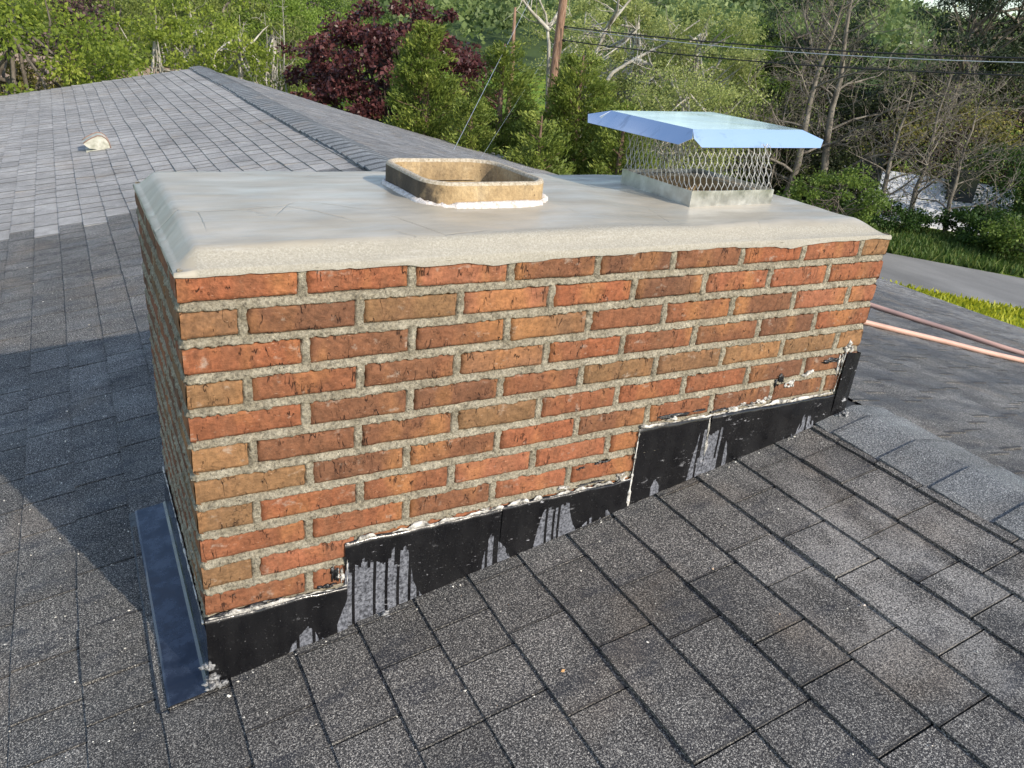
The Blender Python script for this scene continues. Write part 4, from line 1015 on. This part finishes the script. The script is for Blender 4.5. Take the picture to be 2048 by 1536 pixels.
for i, (px, D, pt, w, m_, nl, ls) in enumerate([(215, 24, -60, 3.0, 'olive', 9000, .07), (300, 20, -30, 2.4, 'maple', 6500, .075), (385, 23, -60, 2.6, 'maple', 6500, .08), (470, 19.5, -30, 2.0, 'maple', 5000, .075), (545, 25, -20, 2.6, 'olive', 7000, .07), (335, 28, -60, 4.0, 'olive', 13000, .08), (440, 27, -60, 3.6, 'olive', 12000, .08)]):
    lab = ['olive leaved sapling right of the dark bare shrub', 'sparse yellow leaved maple sapling left of the gable peak', 'tall yellow leaved maple sapling rising just above the gable peak', 'pale stemmed maple sapling right of the gable peak', 'thin olive sapling left of the purple leaved tree', 'broad olive tree behind the maple saplings', 'mid green tree behind the pale stemmed sapling'][i]
    broadleaf('sapling' if i < 5 else 'woodland_tree', lab, 'tree', px, D, pt, w, .08, LM[m_], MAT['barkpale'] if i in (1, 2, 3, 4) else MAT['bark'], nl, ls, 210 + i, G1 if i < 5 else G2, clump=.34, nclump=70, nb=16, r0=.045)
for i, (px, D, pt, w, m_) in enumerate([(60, 36, -90, 8, 'green'), (180, 34, -90, 7, 'olive'), (270, 44, -110, 9, 'green'), (400, 40, -100, 9, 'olive'), (560, 38, -60, 7.5, 'bright'), (620, 46, -70, 9, 'green'), (500, 50, -90, 9, 'green'), (-60, 30, -90, 8, 'green'), (120, 52, -100, 10, 'olive')]):
    lab = ['green tree above the bare dark shrub', 'olive tree behind the tan roofed house', 'tall green tree high behind the left saplings', 'large olive tree far behind the gable peak', 'fresh yellow green tree left of the purple leaved tree', 'deep green tree directly behind the left flank of the purple leaved tree', 'farthest green tree right of the gable peak', 'green tree behind the far left maple', 'farthest olive tree at the upper left'][i]
    broadleaf('woodland_tree', lab, 'tree', px, D, pt, w, .02, LM[m_], MAT['bark'], 34000, .105, 230 + i, G2, clump=.62, nclump=210, nb=9)
baretree('birch_sapling', 'slim bare white stemmed sapling against the dark purple tree', 572, 22, 20, 1.0, 260, MAT['barkpale'], nb=9, sub=3, twigs=1, r0=.045, low=.3, cat='sapling')
baretree('birch_sapling', 'leaning bare white stem just right of the gable peak', 500, 24, 10, 1.0, 261, MAT['barkpale'], nb=7, sub=2, twigs=1, r0=.05, low=.3, dxy=(.5, 0), cat='sapling')
# purple-leaf tree
broadleaf('purple_leaf_tree', 'round purple leaved tree behind the nearest cedar', 'tree', 792, 20, -14, 4.7, .20, LM['plum'], MAT['barkred'], 34000, .105, 270, clump=.36, nclump=190, lobes=.35, nb=14)
# cedars
cedar('tallest pointed cedar in front of the purple leaved tree', 858, 15.5, 38, 3.3, 301, 520, 120)
cedar('bushy cedar right of the pointed one, under the guy wire', 1010, 17.5, 82, 2.9, 302, 460, 110, pw=.5)
cedar('broad cedar hiding the foot of the utility pole', 1168, 16.0, 105, 2.9, 303, 560, 120, pw=.45)
cedar('low cedar between the broad one and the metal cap', 1255, 15.0, 205, 2.3, 304, 380, 110, pw=.5)
cedar('short dark cedar in the gap below the guy wire', 945, 14.5, 195, 2.0, 305, 320, 110, pw=.5)
cedar('low dark cedar seen through the mesh of the cap', 1085, 13.8, 225, 2.2, 306, 340, 110, pw=.5)
# pale spring trees behind
G3 = 'pale spring trees behind the utility pole'
for i, (px, D, pt, w, m_, nl, ls) in enumerate([(1290, 33, -35, 7.0, 'pale', 34000, .095), (1420, 30, -20, 5.0, 'pale', 26000, .09), (1525, 36, 35, 4.5, 'bright', 16000, .10), (1190, 40, -30, 6, 'pale', 15000, .10), (1390, 24, 120, 3.6, 'pale', 14000, .07), (1470, 28, 170, 3.6, 'olive', 12000, .08)]):
    lab = ['large pale leaved sycamore with leaning white limbs behind the utility pole', 'pale yellow green tree above the metal cap', 'fresh green tree left of the dark bare trees', 'thin pale tree directly left of the utility pole', 'low pale shrubby tree just over the metal cap', 'olive brush at the foot of the bare trees, right of the cap'][i]
    broadleaf('pale_tree', lab, 'tree', px, D, pt, w, .05, LM[m_], MAT['barkpale'], nl, ls, 320 + i, G3, clump=.5, nclump=150, nb=16, r0=.16 if i in (0, 3) else .07, lobes=.4)
e_ = tag(empty('sycamore_trunk', (*ground_xy(1170, 30), GZ)), 'leaning white limbed bare sycamore between the utility pole and the cap', 'tree')
polys = []; rng = np.random.RandomState(8)
for pl in ([(1150, 330, 30), (1185, 120, 30), (1215, 55, 30), (1260, 0, 30.5), (1290, -60, 31)], [(1215, 55, 30), (1235, 20, 29), (1240, -40, 29)], [(1130, 300, 29), (1225, 145, 29), (1270, 118, 29.2), (1330, 88, 29.5), (1400, 40, 30)], [(1270, 118, 29.2), (1300, 130, 29), (1330, 165, 29)],
           [(1090, 330, 31), (1098, 90, 31), (1092, 30, 31), (1070, -20, 31)], [(1096, 60, 31), (1120, 20, 31.5), (1135, -30, 32)], [(1160, 200, 30), (1250, 160, 30), (1290, 165, 30), (1330, 172, 30.4)], [(1098, 60, 31), (1060, 20, 30.6), (1030, -20, 30)]):
    P = np.array([at(*p) for p in pl]); polys.append((P, np.linspace(.085, .02, len(P))))
    for q in range(9):
        t = rng.rand(); i = min(int(t * (len(P) - 1)), len(P) - 2); p = P[i] + (P[i+1] - P[i]) * rng.rand(); d = unit(rng.normal(size=3) + np.array([0, 0, .6])); L = rng.uniform(.5, 1.6)
        polys.append((np.array([p, p + d * L * .4, p + (d + rng.normal(0, .2, 3)) * L * .7, p + (d + rng.normal(0, .3, 3)) * L]), np.array([.022, .014, .009, .005])))
wood('trunk', polys, MAT['barkpale'], e_)
# right: dark thicket, bare trees, pines
G4 = 'bare trees over the far side of the road'; G5 = 'dark thicket trees beyond the road'
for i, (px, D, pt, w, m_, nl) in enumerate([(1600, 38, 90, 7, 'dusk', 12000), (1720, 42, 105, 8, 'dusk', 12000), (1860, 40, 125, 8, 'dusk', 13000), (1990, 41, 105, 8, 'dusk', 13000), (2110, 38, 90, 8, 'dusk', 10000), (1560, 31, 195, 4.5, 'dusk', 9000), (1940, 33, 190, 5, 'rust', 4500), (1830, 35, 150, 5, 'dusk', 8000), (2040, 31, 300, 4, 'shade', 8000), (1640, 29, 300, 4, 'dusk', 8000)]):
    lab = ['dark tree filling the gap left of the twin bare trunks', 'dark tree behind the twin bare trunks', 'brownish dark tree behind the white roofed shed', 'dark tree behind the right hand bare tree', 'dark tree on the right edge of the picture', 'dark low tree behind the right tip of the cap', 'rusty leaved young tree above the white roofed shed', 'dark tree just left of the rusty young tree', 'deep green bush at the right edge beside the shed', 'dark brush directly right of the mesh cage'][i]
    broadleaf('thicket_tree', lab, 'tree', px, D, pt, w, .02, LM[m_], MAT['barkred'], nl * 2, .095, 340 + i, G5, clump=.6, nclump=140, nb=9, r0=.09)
for i, (px, D, pt, sp, sd, r0) in enumerate([(1693, 27, -110, 3.6, 401, .13), (1752, 28, -140, 3.6, 402, .15), (1640, 30, 40, 2.8, 403, .06), (1835, 27.5, 150, 3.0, 404, .10), (1925, 29, 90, 3.6, 405, .09), (1990, 28, 150, 3.2, 406, .08), (1590, 27, 150, 2.2, 407, .05)]):
    lab = ['straight tall bare tree, left of the twin bare trunks', 'thick forked bare tree, right of the twin bare trunks', 'thin bare tree left of the twin trunks', 'bare leaning tree in front of the white roofed shed', 'wide bare tree behind the white roofed shed', 'twiggy bare tree near the right edge', 'small bare tree at the right tip of the cap lid'][i]
    baretree('bare_tree', lab, px, D, pt, sp, sd, MAT['twig'], nb=18, sub=6, twigs=4, r0=r0, group=G4, low=.12, up=.55, leafm=LM['olive'], nleaf=500, lsz=.07, minr=.005)
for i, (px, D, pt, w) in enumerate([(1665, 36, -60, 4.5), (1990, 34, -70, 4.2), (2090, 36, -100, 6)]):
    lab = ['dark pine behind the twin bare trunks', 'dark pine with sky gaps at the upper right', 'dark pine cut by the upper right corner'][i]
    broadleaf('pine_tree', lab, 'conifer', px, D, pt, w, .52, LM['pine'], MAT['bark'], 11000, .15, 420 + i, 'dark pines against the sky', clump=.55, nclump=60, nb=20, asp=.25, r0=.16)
broadleaf('shrub', 'fresh green bush beside the far right end of the crown', 'shrub', 1690, 22.5, 328, 2.6, .0, LM['green'], MAT['bark'], 9000, .075, 430, clump=.3, nclump=80)
broadleaf('shrub', 'dark green bush at the grass edge below the shed', 'shrub', 2010, 27.0, 425, 3.4, .0, LM['shade'], MAT['bark'], 9000, .09, 431, clump=.35, nclump=80)
broadleaf('shrub', 'low dark bush right of the shed at the picture edge', 'shrub', 2075, 25.5, 445, 2.4, .0, LM['green'], MAT['bark'], 6000, .08, 432, clump=.3, nclump=60)
broadleaf('shrub', 'dark bush left of the shed under the bare trees', 'shrub', 1785, 27.2, 405, 2.6, .0, LM['shade'], MAT['bark'], 7000, .08, 433, clump=.32, nclump=60)

# ------------------------------------------------------------------ utility pole, cables, guys
PD = 28.0
p0 = at(1106, 165, PD); p1 = at(1128, -10, PD); dirp = (p1 - p0) / (p1[2] - p0[2]); foot = p0 + dirp * (GZ - p0[2] - .2); topp = p1 + dirp * 3.0
pole = tag(empty('utility_pole', tuple(foot)), 'weathered brown wooden utility pole rising behind the cedars', 'utility pole')
mb = MB(); mb.tube([foot + (topp - foot) * t for t in np.linspace(0, 1, 9)], np.linspace(.16, .12, 9), 14); mb.build('shaft', MAT['pole'], pole)
for py, s in ((54, .1), (80, .08)):
    mb = MB(); c = at(1122 - (py - 54) * .12, py, PD); mb.tube([c + (0, 0, 0), c + (.12, -.14, 0)], .018, 6); mb.tube([c + (.10, -.13, -.05), c + (.10, -.13, .05)], .035, 8); mb.build('cable_bracket', MAT['cable'], pole)
def cable(name, a, b, sag, r, mat, label, cat='cable', group='cables from the utility pole'):
    a = np.array(a); b = np.array(b); t = np.linspace(0, 1, 40); P = a + (b - a) * t[:, None]; P[:, 2] -= sag * 4 * t * (1 - t)
    mb = MB(); mb.tube(P, r, 6); tag(mb.build(name, mat), label, cat, group)
def cend(px, py, D0, px2, py2, D1, ext=1.45):
    a = at(px, py, D0); b = at(px2, py2, D1); return a, a + (b - a) * ext
a, b = cend(1128, 53, 27.8, 2048, 92, 23); cable('cable', a, b, .30, .020, MAT['cable'], 'thick black topmost cable running right from the pole')
a, b = cend(1130, 56, 27.8, 2048, 96, 22.8); cable('cable', a, b, .36, .012, MAT['steel'], 'bare silvery cable just under the topmost black one')
a, b = cend(1128, 60, 27.9, 2048, 97, 24); cable('cable', a, b, .62, .007, MAT['cable'], 'thinnest dark cable sagging below the silvery one')
a, b = cend(1124, 80, 27.8, 2048, 124, 23); cable('cable', a, b, .34, .019, MAT['cable'], 'lowest black cable from the pole')
ga = at(1080, -40, 28); gb = at(915, 285, 11.5); gd = gb - ga; gb2 = ga + gd * ((GZ - ga[2]) / gd[2]); gt = ga - gd * .12
cable('guy_wire', gt, gb2, 0, .0045, MAT['steel'], 'bright guy wire slanting down left across the cedars', 'guy wire', 'guy wires of the utility pole')
ga = at(1112, 82, 27.9); gb = at(985, 280, 12.5); gd = gb - ga; gb2 = ga + gd * ((GZ - ga[2]) / gd[2])
cable('guy_wire', ga, gb2, 0, .0020, MAT['steel'], 'thin faint guy wire from the pole into the cedars', 'guy wire', 'guy wires of the utility pole')
q = at(1028, 60, 26); stub = tag(empty('dead_stump', (q[0], q[1], GZ)), 'slender dead snag poking above the cedars under the guy wire', 'dead tree')
mb = MB(); mb.tube([(q[0], q[1], GZ), (q[0] + .03, q[1], q[2] - 1), (q[0], q[1], q[2] - .3), (q[0] - .02, q[1], q[2] + .62)], [.10, .075, .06, .035], 9); mb.build('trunk', MAT['pole'], stub)

# ------------------------------------------------------------------ neighbouring buildings
def gable(name, label, cat, c, ang, L, Wd, hw, hr, roofm, over=.25):
    e_ = tag(empty(name, (c[0], c[1], GZ)), label, cat); ca, sa = math.cos(ang), math.sin(ang)
    def P(u, v_, z): return (c[0] + u * ca - v_ * sa, c[1] + u * sa + v_ * ca, z)
    z0 = GZ; zw_ = c[2] - hr; zr = c[2]
    mb = MB(); l, w = L / 2, Wd / 2
    mb.add([P(-l,-w,z0),P(l,-w,z0),P(l,w,z0),P(-l,w,z0),P(-l,-w,zw_),P(l,-w,zw_),P(l,w,zw_),P(-l,w,zw_),P(-l,0,zr-.04),P(l,0,zr-.04)],
           [(0,1,5,4),(1,2,6,9,5),(2,3,7,6),(3,0,4,8,7)]); mb.build('wall', MAT['wall'], e_)
    for s in (-1, 1):
        mb = MB(); lo, wo_ = l + over, w + over; zz = zw_ - (zr - zw_) / w * over
        A = [P(-lo, 0, zr), P(lo, 0, zr), P(lo, s * wo_, zz), P(-lo, s * wo_, zz)]; B = [(x, y, z + .05) for x, y, z in A]
        mb.add(A + B, [(0,1,2,3),(4,5,6,7),(0,1,5,4),(1,2,6,5),(2,3,7,6),(3,0,4,7)]); mb.build('roof', roofm, e_)
        mb = MB(); mb.tube([P(-lo, s * (wo_ + .05), zz), P(lo, s * (wo_ + .05), zz)], .06, 6); mb.build('gutter', MAT['trim'], e_)
    for u in (-l * .5, l * .5): mb = MB(); mb.add([P(u - .4, -w - .02, z0 + .9), P(u + .4, -w - .02, z0 + .9), P(u + .4, -w - .02, z0 + 1.9), P(u - .4, -w - .02, z0 + 1.9)], [(0, 1, 2, 3)]); mb.build('window', MAT['glass'], e_)
c = at(150, 122, 24); gable('small_house', 'small tan roofed house half hidden behind the left shrubs', 'house', c, -.55, 5.0, 3.4, 2.0, .9, MAT['tanroof'])
c = at(1830, 352, 31); gable('shed', 'white roofed shed buried in the thicket beyond the road', 'shed', c, -.95, 5.6, 3.6, 1.1, 1.15, MAT['shedroof'])
